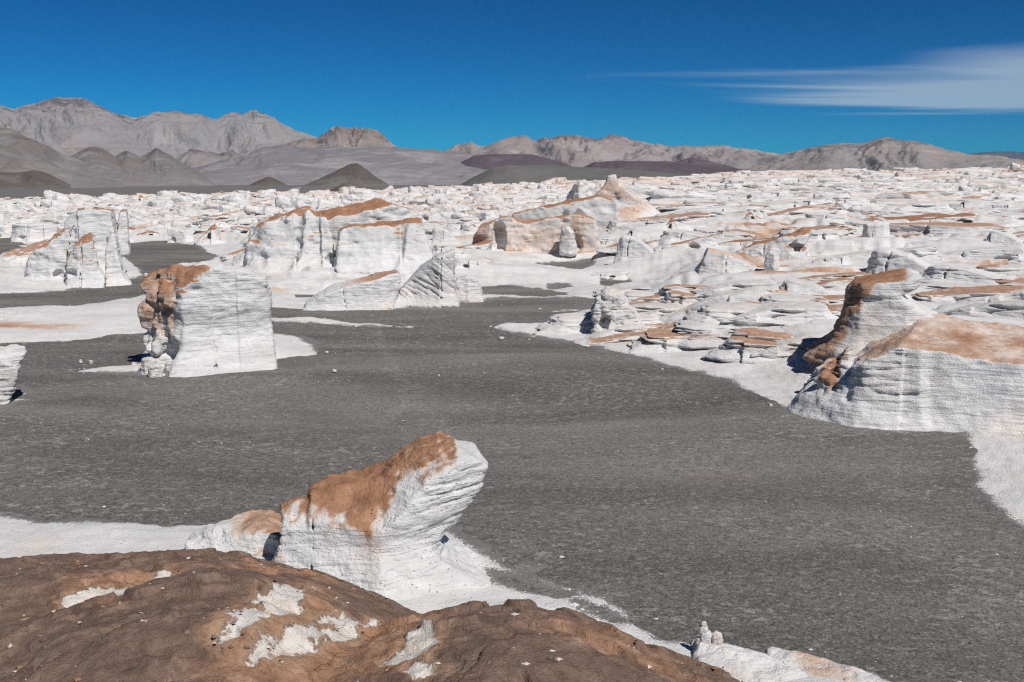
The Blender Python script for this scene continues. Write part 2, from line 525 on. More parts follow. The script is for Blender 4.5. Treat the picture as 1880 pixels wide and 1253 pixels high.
ASH = [G(p) for p in (
    # the broad ash plain between the rocks
    [(-260, 935), (0, 945), (70, 960), (200, 962), (330, 963), (430, 961), (500, 968), (640, 985), (780, 985), (825, 985), (870, 1015),
     (930, 1055), (985, 1075), (1060, 1095), (1120, 1115), (1165, 1145), (1210, 1178), (1290, 1190), (1410, 1203),
     (1560, 1222), (1680, 1258), (1900, 1330), (2500, 1330), (2300, 1110), (2080, 1040), (1880, 968), (1820, 920), (1790, 885), (1775, 820),
     (1765, 792), (1700, 783), (1580, 772), (1500, 767), (1450, 754), (1400, 735), (1330, 700), (1230, 675), (1130, 650),
     (1065, 628), (1000, 620), (930, 608), (890, 600), (930, 594), (1010, 594), (1085, 580), (1095, 565), (1088, 553), (990, 548),
     (900, 549), (800, 560), (720, 570), (600, 576), (500, 570), (400, 600), (240, 614), (120, 624), (-80, 630), (-400, 640)],
    [(-200, 535), (0, 538), (120, 535), (190, 521), (265, 507), (252, 490), (228, 470), (225, 446), (300, 442), (360, 450), (388, 470),
     (380, 490), (320, 540), (245, 545), (150, 566), (0, 568), (-200, 570)],
    [(-200, 440), (0, 444), (30, 452), (52, 468), (52, 480), (0, 486), (-200, 490)],
    [(885, 525), (930, 522), (1000, 530), (1040, 545), (960, 545), (890, 543)],
    [(985, 488), (1020, 484), (1085, 483), (1090, 492), (1060, 500), (1010, 494)],
    [(1105, 514), (1150, 512), (1165, 520), (1140, 526), (1110, 524)],
    [(405, 418), (440, 418), (442, 428), (410, 429)],
    [(748, 396), (800, 395), (806, 404), (750, 406)],
    [(1820, 793), (1905, 790), (1905, 803), (1830, 802)],
    [(1005, 522), (1040, 520), (1050, 528), (1010, 530)],
    [(905, 1064), (950, 1072), (1000, 1092), (1050, 1104), (1020, 1108), (960, 1098), (920, 1082)],
    [(1060, 1118), (1100, 1128), (1140, 1150), (1110, 1148), (1075, 1132)],
)]
WHITE = [G(p) for p in (
    [(100, 684), (180, 676), (250, 672), (262, 640), (330, 600), (500, 612), (545, 618), (575, 632), (588, 650), (500, 662), (420, 676), (320, 688), (200, 687)],
    [(470, 587), (580, 588), (640, 594), (730, 598), (800, 605), (700, 602), (600, 599), (500, 595)],
    [(-120, 752), (-60, 700), (0, 700), (20, 735), (78, 738), (20, 746), (0, 754), (-60, 768)],
    [(985, 578), (1030, 572), (1085, 571), (1080, 574), (1030, 576)],
    [(950, 1056), (970, 1050), (985, 1056), (975, 1063)],
)]
SIL = np.array([(-500, 378), (0, 374), (240, 366), (640, 359), (800, 352), (900, 348), (1000, 346), (1200, 334), (1300, 326), (1400, 322), (1880, 316), (2500, 312)], float)


def ash_sd(x, y):
    a = np.full(np.shape(x), 1e9)
    for p in ASH:
        a = np.minimum(a, poly_sdf(x, y, p))
    w = np.full(np.shape(x), 1e9)
    for p in WHITE:
        w = np.minimum(w, poly_sdf(x, y, p))
    return np.maximum(a, -w)


def ash_h(x, y):
    r = np.hypot(x, y)
    z = 0.34 * pn2(x / 22, y / 16, 3) + 0.07 * pn2(x / 6, y / 5, 4)
    z = z * (1 - sstep(150, 400, r))
    return z - 16 * sstep(430, 2500, r)


def far_D(px):
    return np.interp(px, [-500, 0, 940, 1300, 1880, 2500], [430, 460, 620, 760, 900, 950])


def regional(x, y):
    """long rise of the pumice field towards its far edge on the right"""
    r = np.hypot(x, y)
    px = PW / 2 + F * x / np.maximum(y, 1e-3) * cos(PITCH)
    px = np.clip(px, -500, 2500)
    D = far_D(px)
    zs = HC + D * (330 - np.interp(px, SIL[:, 0], SIL[:, 1])) / F
    t = np.clip((r - 75) / (D - 75), 0, 1.0)
    z = zs * t ** 1.15
    z = z - 30 * sstep(1.0, 1.35, r / D) * 1.2
    return z


def cells(x, y, seed):
    """nearest and second nearest feature point of a jittered grid: distances, random numbers and offsets of the nearest"""
    fx = np.floor(x); fy = np.floor(y)
    d1 = np.full(np.shape(x), 1e9); d2 = d1.copy()
    ox = np.zeros_like(d1); oy = np.zeros_like(d1); hid = np.zeros(np.shape(x), np.uint32)
    z0 = np.zeros(np.shape(x), np.int64)
    for a in (-1, 0, 1):
        for b in (-1, 0, 1):
            ix = (fx + a).astype(np.int64); iy = (fy + b).astype(np.int64)
            h = _h(ix, iy, z0, seed)
            dx = x - (fx + a + (h & np.uint32(1023)) / 1023.0)
            dy = y - (fy + b + ((h >> np.uint32(10)) & np.uint32(1023)) / 1023.0)
            d = np.hypot(dx, dy)
            c = d < d1
            d2 = np.where(c, d1, np.minimum(d2, d))
            ox = np.where(c, dx, ox); oy = np.where(c, dy, oy); hid = np.where(c, h, hid)
            d1 = np.where(c, d, d1)
    k = _h(hid.astype(np.int64), z0, z0, seed + 1)
    return d1, d2, ox, oy, (k & np.uint32(1023)) / 1023.0, ((k >> np.uint32(10)) & np.uint32(1023)) / 1023.0, ((k >> np.uint32(20)) & np.uint32(1023)) / 1023.0


def bed_h(x, y):
    x = np.asarray(x, float); y = np.asarray(y, float)
    s = ash_sd(x, y)
    r = np.hypot(x, y)
    s = s + 0.16 * pn2(x / 0.45, y / 0.45, 23) + 0.35 * pn2(x / 1.6, y / 1.6, 21) * np.clip(r / 40, 0.4, 2) + 0.9 * np.clip(r / 60, 0.3, 1.5) * pn2(x / 7, y / 7, 22)
    z = np.where(s < 0, np.maximum(-0.5, 0.14 * s), 0.16 * np.minimum(s, 1.0) + 0.05 * np.clip(s - 1, 0, 4))
    reg = regional(x, y)
    inn = sstep(0.5, 9, s)
    # bank on the right of the plain
    right = sstep(4, 16, x - 0.02 * y) * sstep(30, 42, r) * (1 - sstep(140, 260, r))
    z = z + 1.7 * inn * right
    far = sstep(45, 120, r)
    # wind-cut ridges, long axis left-right, steeper on their right end
    wx = x + 3.0 * pn2(x / 18, y / 18, 31); wy = y + 3.0 * pn2(x / 18, y / 18, 32)
    rd = fbm2(wx / 17, wy / 7.0, 4, 41, 0.5, True)
    rl = fbm2(wx / 60, wy / 30.0, 3, 51, 0.5)
    amp = (0.10 + 0.75 * far) * inn
    bump = amp * np.clip(rd, -0.4, 1) * (1 + 0.8 * sstep(150, 500, r)) + 1.6 * far * inn * rl
    # tilted joint blocks, larger ones further out
    for sx_, sy_, am, sd in ((9.0, 4.2, 1.3, 101), (22.0, 9.0, 1.7, 111)):
        d1, d2, ox, oy, h1, h2, h3 = cells(wx / sx_ + 0.3 * wy / sy_, wy / sy_, sd)
        blk = (h1 - 0.45) + (h2 - 0.35) * 1.1 * ox + (h3 - 0.7) * 0.9 * oy
        blk = blk * sstep(0.0, 0.12, d2 - d1) - 0.5 * sstep(0.10, 0.0, d2 - d1)
        pm = sstep(-0.25, 0.15, pn2(x / (sx_ * 2.2), y / (sy_ * 2.2), sd + 3))
        bump = bump + am * blk * pm * inn * sstep(40, 62, r) * (0.8 if sd == 101 else sstep(90, 200, r))
    # strata ledges
    st = 0.36
    q = (z + bump) / st + 0.25 * pn2(x / 5, y / 5, 61)
    led = (np.floor(q) + sstep(0.45, 0.62, q - np.floor(q)) - q) * st
    mask = sstep(-0.25, 0.1, pn2(x / 9, y / 9, 63)) * inn * sstep(28, 42, r) * (1 - sstep(180, 260, r))
    fine = 0.055 * fbm2(x / 1.2, y / 0.7, 4, 71) * np.clip(s, 0, 1) + 0.10 * fbm2(x / 3.2, y / 1.6, 3, 81) * inn
    return ash_h(x, y) * (1 - sstep(300, 460, r)) + z + reg * sstep(0, 6, s + 3) + bump + 0.8 * led * mask + fine * (1 + far)


def ground_h(x, y):
    return np.maximum(bed_h(x, y), ash_h(x, y))


_rr = np.concatenate([np.linspace(9, 60, 900), np.geomspace(60.1, 1100, 1800)])


def hit(px, py):
    """where the line of sight of a photo pixel meets the ground"""
    d = ray(px, py)
    k = _rr / math.hypot(d[0], d[1])
    z = HC + d[2] * k
    g = ground_h(d[0] * k, d[1] * k)
    w = np.nonzero(g >= z)[0]
    i = w[0] if len(w) else len(_rr) - 1
    return float(d[0] * k[i]), float(d[1] * k[i]), float(g[i])


def polar(nc, rings, amax):
    a = np.radians(np.linspace(amax, -amax, nc))
    A, R = np.meshgrid(a, rings)
    return R * np.sin(A), R * np.cos(A)


# ash sheet: the ground out to the horizon
X, Y = polar(420, np.concatenate([np.linspace(3, 12, 14), np.geomspace(12.5, 600, 330), np.geomspace(640, 30000, 50)]), 60)
Z = ash_h(X, Y)


def line_d(x, y, pts):
    d = np.full(np.shape(x), 1e9)
    for (ax, ay), (bx, by) in zip(pts[:-1], pts[1:]):
        ex, ey = bx - ax, by - ay
        t = np.clip(((x - ax) * ex + (y - ay) * ey) / (ex * ex + ey * ey), 0, 1)
        d = np.minimum(d, np.hypot(x - ax - ex * t, y - ay - ey * t))
    return d


tread = np.zeros(X.shape)
for pts, wd in (([(680, 590), (705, 640), (735, 690), (765, 730), (800, 770), (850, 815)], 0.9), ([(760, 700), (735, 740), (700, 770)], 0.7), ([(0, 745), (180, 730), (330, 742), (480, 715), (620, 660)], 1.1),
                ([(0, 830), (200, 800), (420, 812), (600, 780)], 0.9), ([(850, 980), (940, 1000), (1010, 1040)], 0.5), ([(560, 575), (660, 590), (800, 603)], 1.0)):
    tread = np.maximum(tread, np.exp(-(line_d(X, Y, G(pts)) / wd) ** 2))
link('ash_plain', new_mesh('ash_plain', np.stack([X, Y, Z], -1).reshape(-1, 3), grid_faces(*X.shape), M_ASH, {'tread': tread.ravel() * 0.8}), kind='structure')
# bedrock sheet
rings = np.concatenate([np.geomspace(11, 60, 270), np.geomspace(60.5, 1150, 290)])
X, Y = polar(680, rings, 40)
Z = bed_h(X, Y)
sd_ = ash_sd(X, Y)
rust = sstep(0.2, 0.8, pn2(X / 14, Y / 5, 91) + 0.3 * pn2(X / 4, Y / 2, 92)) * sstep(42, 60, np.hypot(X, Y)) * sstep(1.0, 5, ash_sd(X, Y)) * 0.75
link('pumice_bedrock', new_mesh('pumice_bedrock', np.stack([X, Y, Z], -1).reshape(-1, 3), grid_faces(*X.shape), M_BED, {'rust': rust.ravel(), 'gravel': np.where(sd_ < 60, np.exp(-np.maximum(sd_, 0) / 0.5), 0).ravel() * 0.75}), kind='structure')


# ------------------------------------------------------------------ mountains and hills
def ridge(name, sil, D, W, mat, rough=0.16, base=-22.0, seed=0, wl=900.0, nc=300, nr=70, back=0.5, power=1.35, flat=0.0, jag=0.0):
    sil = np.array(sil, float)
    px = np.linspace(sil[0, 0], sil[-1, 0], nc)[::-1]
    py = np.interp(px, sil[:, 0], sil[:, 1])
    u = (px - PW / 2) / F
    dq = np.array([ray(a, b) for a, b in zip(px, py)])
    ang = np.arctan2(dq[:, 0], dq[:, 1])
    rows = np.concatenate([np.linspace(1, 0, nr) ** 1.15, -np.linspace(0.04, 1, 16)])
    T, A = np.meshgrid(rows, ang, indexing='ij')
    Rr = np.where(T >= 0, D - T * W, D - T * W * back)
    x = Rr * np.sin(A); y = Rr * np.cos(A)
    dr = np.array([ray(a, b) for a, b in zip(px, py)])
    zr = (HC + D * dr[:, 2] / np.hypot(dr[:, 0], dr[:, 1])) * np.ones_like(T)
    if jag:
        zr = zr + jag * (zr - base) * fbm2(ang * D / (wl * 0.35), 0 * ang + seed, 4, seed + 90, 0.6)[None, :]
    t = np.abs(T)
    h = np.maximum(zr - base, 0)
    if flat:
        p = 1 - sstep(flat, 1.0, t)
    else:
        p = (1 - t) ** power
    ac = A * D / wl + 0.5 * pn2(A * D / wl * 0.7, t * 2.2, seed + 5); al = t * W / (wl * 3.0) + 0.35 * pn2(A * D / wl * 1.3, t * 3, seed + 6)
    rd = fbm2(ac, al, 6, seed + 7, 0.55, True)
    big = fbm2(ac * 0.35, al * 0.6, 3, seed + 17, 0.5)
    iso = fbm2(x / (wl * 0.45), y / (wl * 0.45), 5, seed + 27, 0.6, True)
    env = np.sin(np.clip(t, 0, 1) ** 0.6 * pi) ** 0.9
    z = base + h * p + h * rough * (rd - 0.1) * env * 1.5 + h * rough * 1.6 * big * env + h * rough * 0.35 * (iso - 0.3) * 0.8 * (1 - t) ** 2 * (1 - 0.3 * env)
    z = np.maximum(z, base - 5)
    crest = np.clip((1 - t) * (h / (h.max() + 1e-6)) ** 0.6, 0, 1)
    me = new_mesh(name, np.stack([x, y, z], -1).reshape(-1, 3), grid_faces(*x.shape)[:, ::-1], mat, {'crest': crest.ravel(), 'gully': np.clip(0.75 - 0.75 * rd, 0, 1).ravel()})
    return link(name, me, kind='structure')


MT_GREY = mountain_material('mountain_grey', (0.285, 0.278, 0.288), (0.30, 0.28, 0.272), (0.125, 0.096, 0.094), (0.36, 0.315, 0.265))  # mauve-grey lightened to carry distance haze in the colour
MT_PALE = mountain_material('mountain_pale', (0.21, 0.19, 0.185), (0.27, 0.23, 0.20), (0.19, 0.12, 0.09), (0.36, 0.33, 0.31), 1.6)
MT_RED = mountain_material('mountain_red', (0.27, 0.25, 0.252), (0.29, 0.245, 0.228), (0.20, 0.108, 0.092), (0.37, 0.33, 0.305), 1.2)
MT_TAN = mountain_material('mountain_tan', (0.255, 0.248, 0.26), (0.28, 0.255, 0.24), (0.15, 0.108, 0.098), (0.36, 0.31, 0.25), 1.4)  # mauve-grey here also holds some painted haze
MT_BROWN = mountain_material('hill_brown', (0.24, 0.23, 0.23), (0.20, 0.178, 0.165), (0.14, 0.11, 0.092), (0.27, 0.25, 0.235), 3.0)
MT_LILAC = mountain_material('fan_lilac', (0.28, 0.265, 0.268), (0.225, 0.205, 0.21), (0.17, 0.148, 0.155), (0.35, 0.33, 0.325), 2.0)
MT_PURPLE = mountain_material('lava_purple', (0.135, 0.112, 0.122), (0.11, 0.086, 0.095), (0.10, 0.075, 0.082), (0.16, 0.135, 0.14), 3.0)
MT_GREEN = mountain_material('mesa_green_grey', (0.155, 0.152, 0.142), (0.15, 0.147, 0.136), (0.16, 0.156, 0.145), (0.17, 0.165, 0.155), 4.0)
MT_CONE = mountain_material('cone_dark', (0.19, 0.178, 0.168), (0.125, 0.105, 0.09), (0.09, 0.068, 0.054), (0.15, 0.13, 0.11), 5.0)
MT_BLUE = mountain_material('mountain_blue', (0.10, 0.11, 0.125), (0.10, 0.11, 0.125), (0.09, 0.10, 0.12), (0.11, 0.12, 0.13), 1.0)

ridge('mountain', [(-400, 235), (-200, 215), (0, 197), (25, 203), (60, 191), (100, 184), (130, 181), (158, 185), (185, 199), (215, 211), (255, 219), (290, 210),
      (330, 208), (360, 214), (400, 223), (425, 215), (450, 218), (470, 211), (490, 217), (520, 232), (545, 243), (600, 262), (700, 290), (780, 318)], 15000, 6500, MT_GREY,
      0.13, seed=1, wl=800, nc=560, nr=130, jag=0.02)
ridge('mountain', [(440, 300), (500, 275), (560, 252), (580, 257), (600, 244), (625, 241), (640, 245), (652, 238), (672, 240), (690, 243), (715, 262), (740, 276), (770, 287),
      (800, 300), (840, 320)], 11500, 3000, MT_PALE, 0.26, seed=11, wl=650, nc=260, nr=80, jag=0.03)
ridge('mountain', [(720, 318), (770, 292), (800, 286), (850, 272), (868, 267), (890, 271), (920, 260), (945, 262), (965, 257), (985, 267), (1010, 256), (1040, 249), (1075, 253),
      (1100, 257), (1125, 252), (1150, 256), (1180, 265), (1240, 273), (1300, 277), (1360, 278), (1410, 281), (1460, 290), (1560, 305), (1700, 325)], 13000, 4500, MT_RED,
      0.20, seed=21, wl=560, nc=420, nr=100, jag=0.03)
ridge('mountain', [(1270, 325), (1330, 303), (1380, 294), (1430, 285), (1480, 275), (1530, 265), (1575, 263), (1600, 261), (1620, 257), (1645, 263), (1680, 264), (1710, 272),
      (1740, 280), (1780, 285), (1830, 289), (1880, 297), (1960, 303), (2200, 316)], 9500, 3600, MT_TAN, 0.19, seed=31, wl=560, nc=360, nr=100, jag=0.015)
ridge('mountain', [(1650, 312), (1740, 288), (1790, 282), (1830, 279), (1880, 280), (2000, 276), (2300, 290)], 24000, 5000, MT_BLUE, 0.2, seed=41, wl=2000, nc=150, nr=30, jag=0.04)
ridge('hill', [(330, 318), (380, 306), (440, 290), (480, 278), (560, 279), (640, 281), (720, 284), (800, 287), (850, 292), (900, 300), (960, 318), (1000, 330)], 8200, 3600, MT_LILAC,
      0.16, seed=51, wl=900, nc=260, nr=80, flat=0.02)
ridge('hill', [(290, 318), (330, 293), (350, 276), (370, 279), (400, 285), (425, 278), (450, 292), (490, 312)], 8800, 1600, MT_TAN, 0.2, seed=56, wl=500, nc=140, nr=50)
ridge('hill', [(90, 335), (125, 296), (150, 281), (165, 276), (188, 279), (212, 291), (232, 281), (258, 289), (285, 275), (308, 283), (335, 300), (370, 320), (395, 335)], 6000, 2000, MT_BROWN,
      0.22, seed=61, wl=380, nc=200, nr=80)
ridge('hill', [(-420, 262), (-200, 248), (-60, 242), (0, 236), (22, 239), (60, 258), (110, 281), (160, 300), (200, 318), (240, 338)], 5000, 1700, MT_BROWN, 0.16, seed=71, wl=420, nc=260, nr=90)
ridge('hill', [(-160, 338), (-60, 312), (20, 318), (60, 314), (90, 322), (130, 340)], 3600, 700, MT_CONE, 0.2, seed=75, wl=220, nc=120, nr=50)
ridge('lava_flow', [(840, 302), (868, 291), (900, 288), (980, 289), (1008, 296), (1035, 305), (1060, 314)], 7000, 1200, MT_PURPLE, 0.1, seed=81, wl=400, nc=100, nr=30, flat=0.25)
ridge('lava_flow', [(1060, 312), (1090, 299), (1150, 297), (1250, 303), (1350, 312), (1450, 322), (1500, 330)], 6500, 1600, MT_PURPLE, 0.1, seed=85, wl=400, nc=140, nr=40, flat=0.05)
ridge('hill', [(1200, 312), (1245, 297), (1270, 290), (1300, 295), (1340, 306), (1380, 318)], 7800, 900, MT_PURPLE, 0.16, seed=87, wl=300, nc=90, nr=30)
ridge('mesa', [(780, 352), (835, 345), (865, 328), (905, 309), (930, 305), (1000, 306), (1100, 310), (1200, 316), (1300, 325), (1420, 337)], 3000, 900, MT_GREEN, 0.05, seed=91, wl=300, nc=180, nr=50, flat=0.02)
ridge('cinder_cone', [(540, 347), (585, 330), (610, 317), (640, 303), (656, 301), (672, 311), (690, 326), (725, 346)], 4200, 520, MT_CONE, 0.16, seed=95, wl=160, nc=110, nr=50, back=1.0, power=1.15)
ridge('cinder_cone', [(445, 345), (470, 334), (492, 325), (508, 330), (535, 344)], 4600, 420, MT_CONE, 0.14, seed=97, wl=140, nc=70, nr=40, back=1.0)
ridge('cinder_cone', [(580, 362), (606, 350), (622, 343), (632, 338), (645, 345), (658, 350), (672, 345), (684, 345), (704, 358)], 1600, 160, MT_CONE, 0.2, seed=99, wl=60, nc=90, nr=40, back=1.0)


# ------------------------------------------------------------------ rocks
def carve_rock(front, plan, voxel, seed=0, flare=(0.0, 0.4), top=None, round_k=0.25, lump=0.18, lump_s=1.1, strata=0.05, strata_f=5.0, blocks=(), cracks=(),
               holes=(), cuts=(), extra=None, waist=None, lean=0.0, fine=0.03, zmin=-0.6, diag=0.0):
    """rock = (front outline in x,z) x (plan outline in x,y), flared at the foot, jointed, then eroded. Returns verts, quads, normals"""
    fr = np.array(front); pl = np.array(plan)
    mg = 0.35 + lump + flare[0]
    x0, x1 = min(fr[:, 0].min(), pl[:, 0].min()) - mg, max(fr[:, 0].max(), pl[:, 0].max()) + mg
    x0, x1 = max(x0, fr[:, 0].min() - 0.5 - lump), min(x1, fr[:, 0].max() + 0.5 + lump)
    y0, y1 = pl[:, 1].min() - mg, pl[:, 1].max() + mg
    z0, z1 = zmin - 2 * voxel, fr[:, 1].max() + 0.4 + lump
    xs = np.arange(x0, x1, voxel); ys = np.arange(y0, y1, voxel); zs = np.arange(z0, z1, voxel)
    XX, ZZ = np.meshgrid(xs, zs, indexing='ij')
    fs = poly_sdf(XX, ZZ, front)
    XX, YY = np.meshgrid(xs, ys, indexing='ij')
    ps = poly_sdf(XX, YY, plan)
    for (c, off) in blocks:         # joint blocks: everything right of x = c stands proud or back by off
        ps = ps + off * (XX > c)
    fl = flare[0] * np.exp(-np.maximum(zs, 0) / flare[1])
    fl = fl - lean * np.maximum(zs, 0)
    if waist:                       # (depth, z centre, z width): wind-worn hollow band
        fl = fl - waist[0] * np.exp(-((zs - waist[1]) / waist[2]) ** 2)
    f = smax(fs[:, None, :], ps[:, :, None] - fl[None, None, :], round_k).astype(f32)
    X3 = xs[:, None, None]; Y3 = ys[None, :, None]; Z3 = zs[None, None, :]
    if top is not None:
        f = smax(f, (top(X3, Y3, Z3)).astype(f32), 0.12)
    for (hx, hy, hz, rx, ry, rz) in holes:
        e = (np.sqrt(((X3 - hx) / rx) ** 2 + ((Y3 - hy) / ry) ** 2 + ((Z3 - hz) / rz) ** 2) - 1) * min(rx, ry, rz)
        f = smax(f, -e.astype(f32), 0.1)
    for (nx_, ny_, nz_, d_) in cuts:        # fracture planes
        f = np.maximum(f, (nx_ * X3 + ny_ * Y3 + nz_ * Z3 - d_).astype(f32))
    band = np.abs(f) < lump * 1.6 + 0.45
    bi = np.nonzero(band)
    bx, by, bz = xs[bi[0]], ys[bi[1]], zs[bi[2]]
    fv = f[bi]
    lo = fbm3(bx / lump_s, by / lump_s, bz / (lump_s * 0.8), 3, seed)
    fv = fv + lump * lo * 1.3
    pf = ps[bi[0], bi[1]] - fl[bi[2]]
    for (cx, slope, wid, dep) in cracks:       # near-vertical joints cut into the face
        dl = bx - (cx + slope * bz + 0.10 * pn3(bx * 0 + cx, by * 0.5, bz * 1.3, seed + 7))
        on = wid * np.clip(1.1 + 1.6 * pn3(bx * 0 + cx * 3, by * 0.7, bz * 1.6, seed + 9), 0.0, 1.0) - 0.25 * wid
        fv = np.maximum(fv, -np.maximum(np.abs(dl) - on, -pf - dep))
    if extra is not None:
        fv = extra(fv, bx, by, bz)
    f[bi] = fv
    f = np.maximum(f, (zmin - Z3).astype(f32) + 0 * f)
    f[0] = f[-1] = 1; f[:, 0] = f[:, -1] = 1; f[:, :, 0] = f[:, :, -1] = 1
    v, q = surface_nets(f, (x0, y0, z0), voxel)
    v = v.astype(np.float64)
    n = vnormals(v, q)
    hz = np.clip(1 - np.abs(n[:, 2]), 0, 1)
    zz = v[:, 2] + diag * v[:, 0]
    s1 = pn3(v[:, 0] * 0.35, v[:, 1] * 0.35, zz * strata_f, seed + 31)
    s2 = pn3(v[:, 0] * 0.8, v[:, 1] * 0.8, zz * strata_f * 2.3, seed + 32)
    led = 1 - np.abs(s1) * 2.2
    msk = sstep(-0.25, 0.25, pn3(v[:, 0] * 0.5, v[:, 1] * 0.5, v[:, 2] * 0.7, seed + 33))
    disp = -strata * hz * (np.clip(led, 0, 1) ** 3 * 1.5 + 0.6 * s2) * (0.25 + 0.75 * msk)
    disp += fine * fbm3(v[:, 0] * 3, v[:, 1] * 3, v[:, 2] * 4, 3, seed + 35) * 1.6
    v = v + n * disp[:, None]
    return v, q, vnormals(v, q)


def top_rust(v, n, lo=0.45, hi=0.85, amount=1.0, seed=0, zlo=None):
    r = sstep(lo, hi, n[:, 2] + 0.25 * pn3(v[:, 0] * 0.8, v[:, 1] * 0.8, v[:, 2] * 0.8, seed + 51)) * amount
    if zlo is not None:
        r = r * sstep(zlo - 0.25, zlo + 0.25, v[:, 2])
    return r


class Spot:
    """a rock standing at the ground point seen at a photo pixel; turns photo pixels into local metres on the upright plane through it"""
    def __init__(s, px, py, z=None, dist=None):
        if dist is not None:
            d = ray(px, py); k = dist / math.hypot(d[0], d[1]); x, y = d[0] * k, d[1] * k
            z = float(ground_h(np.array([x]), np.array([y]))[0]) if z is None else z
        elif z is None:
            x, y, z = hit(px, py)
        else:
            x, y = on_plane(px, py, z)
        s.x, s.y, s.z = x, y, z
        s.r = math.hypot(x, y)
        s.a = -math.atan2(x, y)
        s.px = px
        s.m = math.hypot(s.r, HC - z) / F

    def xz(s, p, dy=0.0):
        d = ray(p[0], p[1])
        fw = (s.x / s.r, s.y / s.r); rt = (fw[1], -fw[0])
        k = (s.r + dy) / (d[0] * fw[0] + d[1] * fw[1])
        return ((d[0] * rt[0] + d[1] * rt[1]) * k, HC + d[2] * k - s.z)

    def X(s, px, dy=0.0):
        return s.xz((px, 600), dy)[0]

    def front(s, pts, dy=0.0):
        return [s.xz(p, dy) for p in pts]

    def plan(s, pts):
        return [(s.X(p[0]), p[1]) for p in pts]

    def put(s, name, me, label, cat='rock', group=None):
        return link(name, me, label, cat, group, loc=(s.x, s.y, s.z), rz=s.a)


def hero(name, label, sp, front, plan, voxel, rustf, mat=None, cat='rock', group=None, dy=0.0, **kw):
    v, q, n = carve_rock(sp.front(front, dy), sp.plan(plan), voxel, **kw)
    rust = rustf(v, n)
    return sp.put(name, new_mesh(name, v, q, mat or M_ROCK, {'rust': rust}), label, cat, group)


# --- wind-carved rock in the foreground
sp = Spot(690, 1075, z=0.05)


def rust1(v, n):
    x, y, z = v.T
    lim = np.interp(x, [-2.6, -2.3, -1.9, -1.5, -1.1, -0.6, -0.15, 0.05, 0.45, 0.55, 1.3, 1.9, 2.2], [1.45, 1.5, 1.95, 2.0, 1.95, 1.85, 1.62, 2.0, 2.4, 2.62, 3.0, 3.2, 4.5])
    j = 0.3 * fbm3(x * 2.2, y * 2.2, z * 1.2, 4, 5) + 0.22 * pn3(x * 6, y * 6, z * 0.9, 6)
    r = sstep(-0.36, 0.22, z - lim + j)
    pink = 0.42 * sstep(0.6, 0, np.abs(x + 0.15)) * sstep(0.6, 1.6, z)
    return np.maximum(np.maximum(r, pink), 0.5 * sstep(-1.9, -2.4, x) * sstep(0.2, 0.9, z))


def top1(x, y, z):
    zt = np.interp(x, [-2.6, -2.3, -1.55, -1.45, -0.65, 0.2, 0.75, 1.15, 1.9, 2.6, 3.5], [1.72, 1.82, 2.02, 2.25, 2.42, 2.6, 2.95, 3.2, 3.3, 3.1, 3.0])
    sl = np.interp(x, [-2.6, 0.2, 1.2, 2.0], [0.55, 0.65, 0.45, 0.25])
    return (z - (zt + sl * np.minimum(0, y - 0.35))) * 0.85


hero('wind_carved_rock', 'wind-carved white pumice rock with rust-brown back and overhanging head above the ash plain', sp,
     [(495, 1110), (498, 1000), (500, 922), (520, 903), (575, 890), (580, 873), (640, 855), (705, 840), (745, 820), (775, 803), (830, 799), (875, 814), (884, 838), (896, 862), (886, 882),
      (870, 915), (848, 945), (814, 974), (804, 988), (816, 1010), (845, 1032), (895, 1056), (960, 1085), (1000, 1110)],
     [(490, -0.2), (560, -0.55), (640, -0.95), (688, -1.25), (740, -1.05), (820, -0.6), (900, -0.1), (1010, 0.0), (1010, 0.7), (900, 0.9), (780, 1.4), (640, 1.4), (490, 0.9)],
     0.037, rust1, flare=(0.9, 0.42), top=top1, lump=0.10, lump_s=0.8, strata=0.055, strata_f=5.5, waist=(0.2, 1.3, 0.6), holes=[(1.05, -2.25, 1.35, 1.5, 1.15, 0.95)], seed=3, round_k=0.22,
     cracks=[(-1.5, 0.05, 0.03, 0.2)], fine=0.03, diag=-0.12)

# low rust-topped ledge at the left foot of it
sp = Spot(455, 1025, z=0.0)
hero('pumice_ledge', 'low white ledge with orange crown at the left foot of the wind-carved rock', sp,
     [(330, 1070), (345, 1000), (390, 975), (440, 961), (490, 953), (520, 962), (540, 1070)],
     [(330, 0.2), (420, -0.4), (500, -0.9), (545, -0.5), (545, 1.0), (440, 0.9), (330, 0.7)], 0.04,
     lambda v, n: top_rust(v, n, 0.35, 0.8, 0.7, 2) * sstep(-0.9, 0.3, v[:, 0]), flare=(0.8, 0.35), lump=0.12, lump_s=0.6, strata=0.04, seed=5)

# --- square rock on the left
sp = Spot(370, 674, z=0.0)


def top2(x, y, z):
    return (z - np.minimum(5.67 + 0.705 * x + 0.685 * y, 5.3 - 0.03 * x + 0.08 * y)) * 0.72


def rust_shade2(v, n):
    x, y, z = v.T
    pl = (5.67 + 0.705 * x + 0.685 * y) - z
    r = sstep(0.45, 0.1, pl) * sstep(1.35, 0.85, x + 0.3 * fbm3(x, y, z, 2, 8)) * sstep(0.2, 0.5, n[:, 2])
    left = 0.58 * sstep(-0.7, -1.4, x) * sstep(0.8, 2.6, z + 0.8 * pn3(x, y, z, 9))  # left end's own brown, plus its shade painted as more rust
    return np.maximum(r, left)


def crag2(fv, x, y, z):
    w = sstep(-0.5, -1.6, x)
    return fv + w * 0.36 * (1 - 2.2 * np.abs(pn3(x * 0.85, y * 0.85, z * 0.75, 61))) - w * 0.1 + w * 0.16 * pn3(x * 2.4, y * 2.4, z * 2.4, 62)


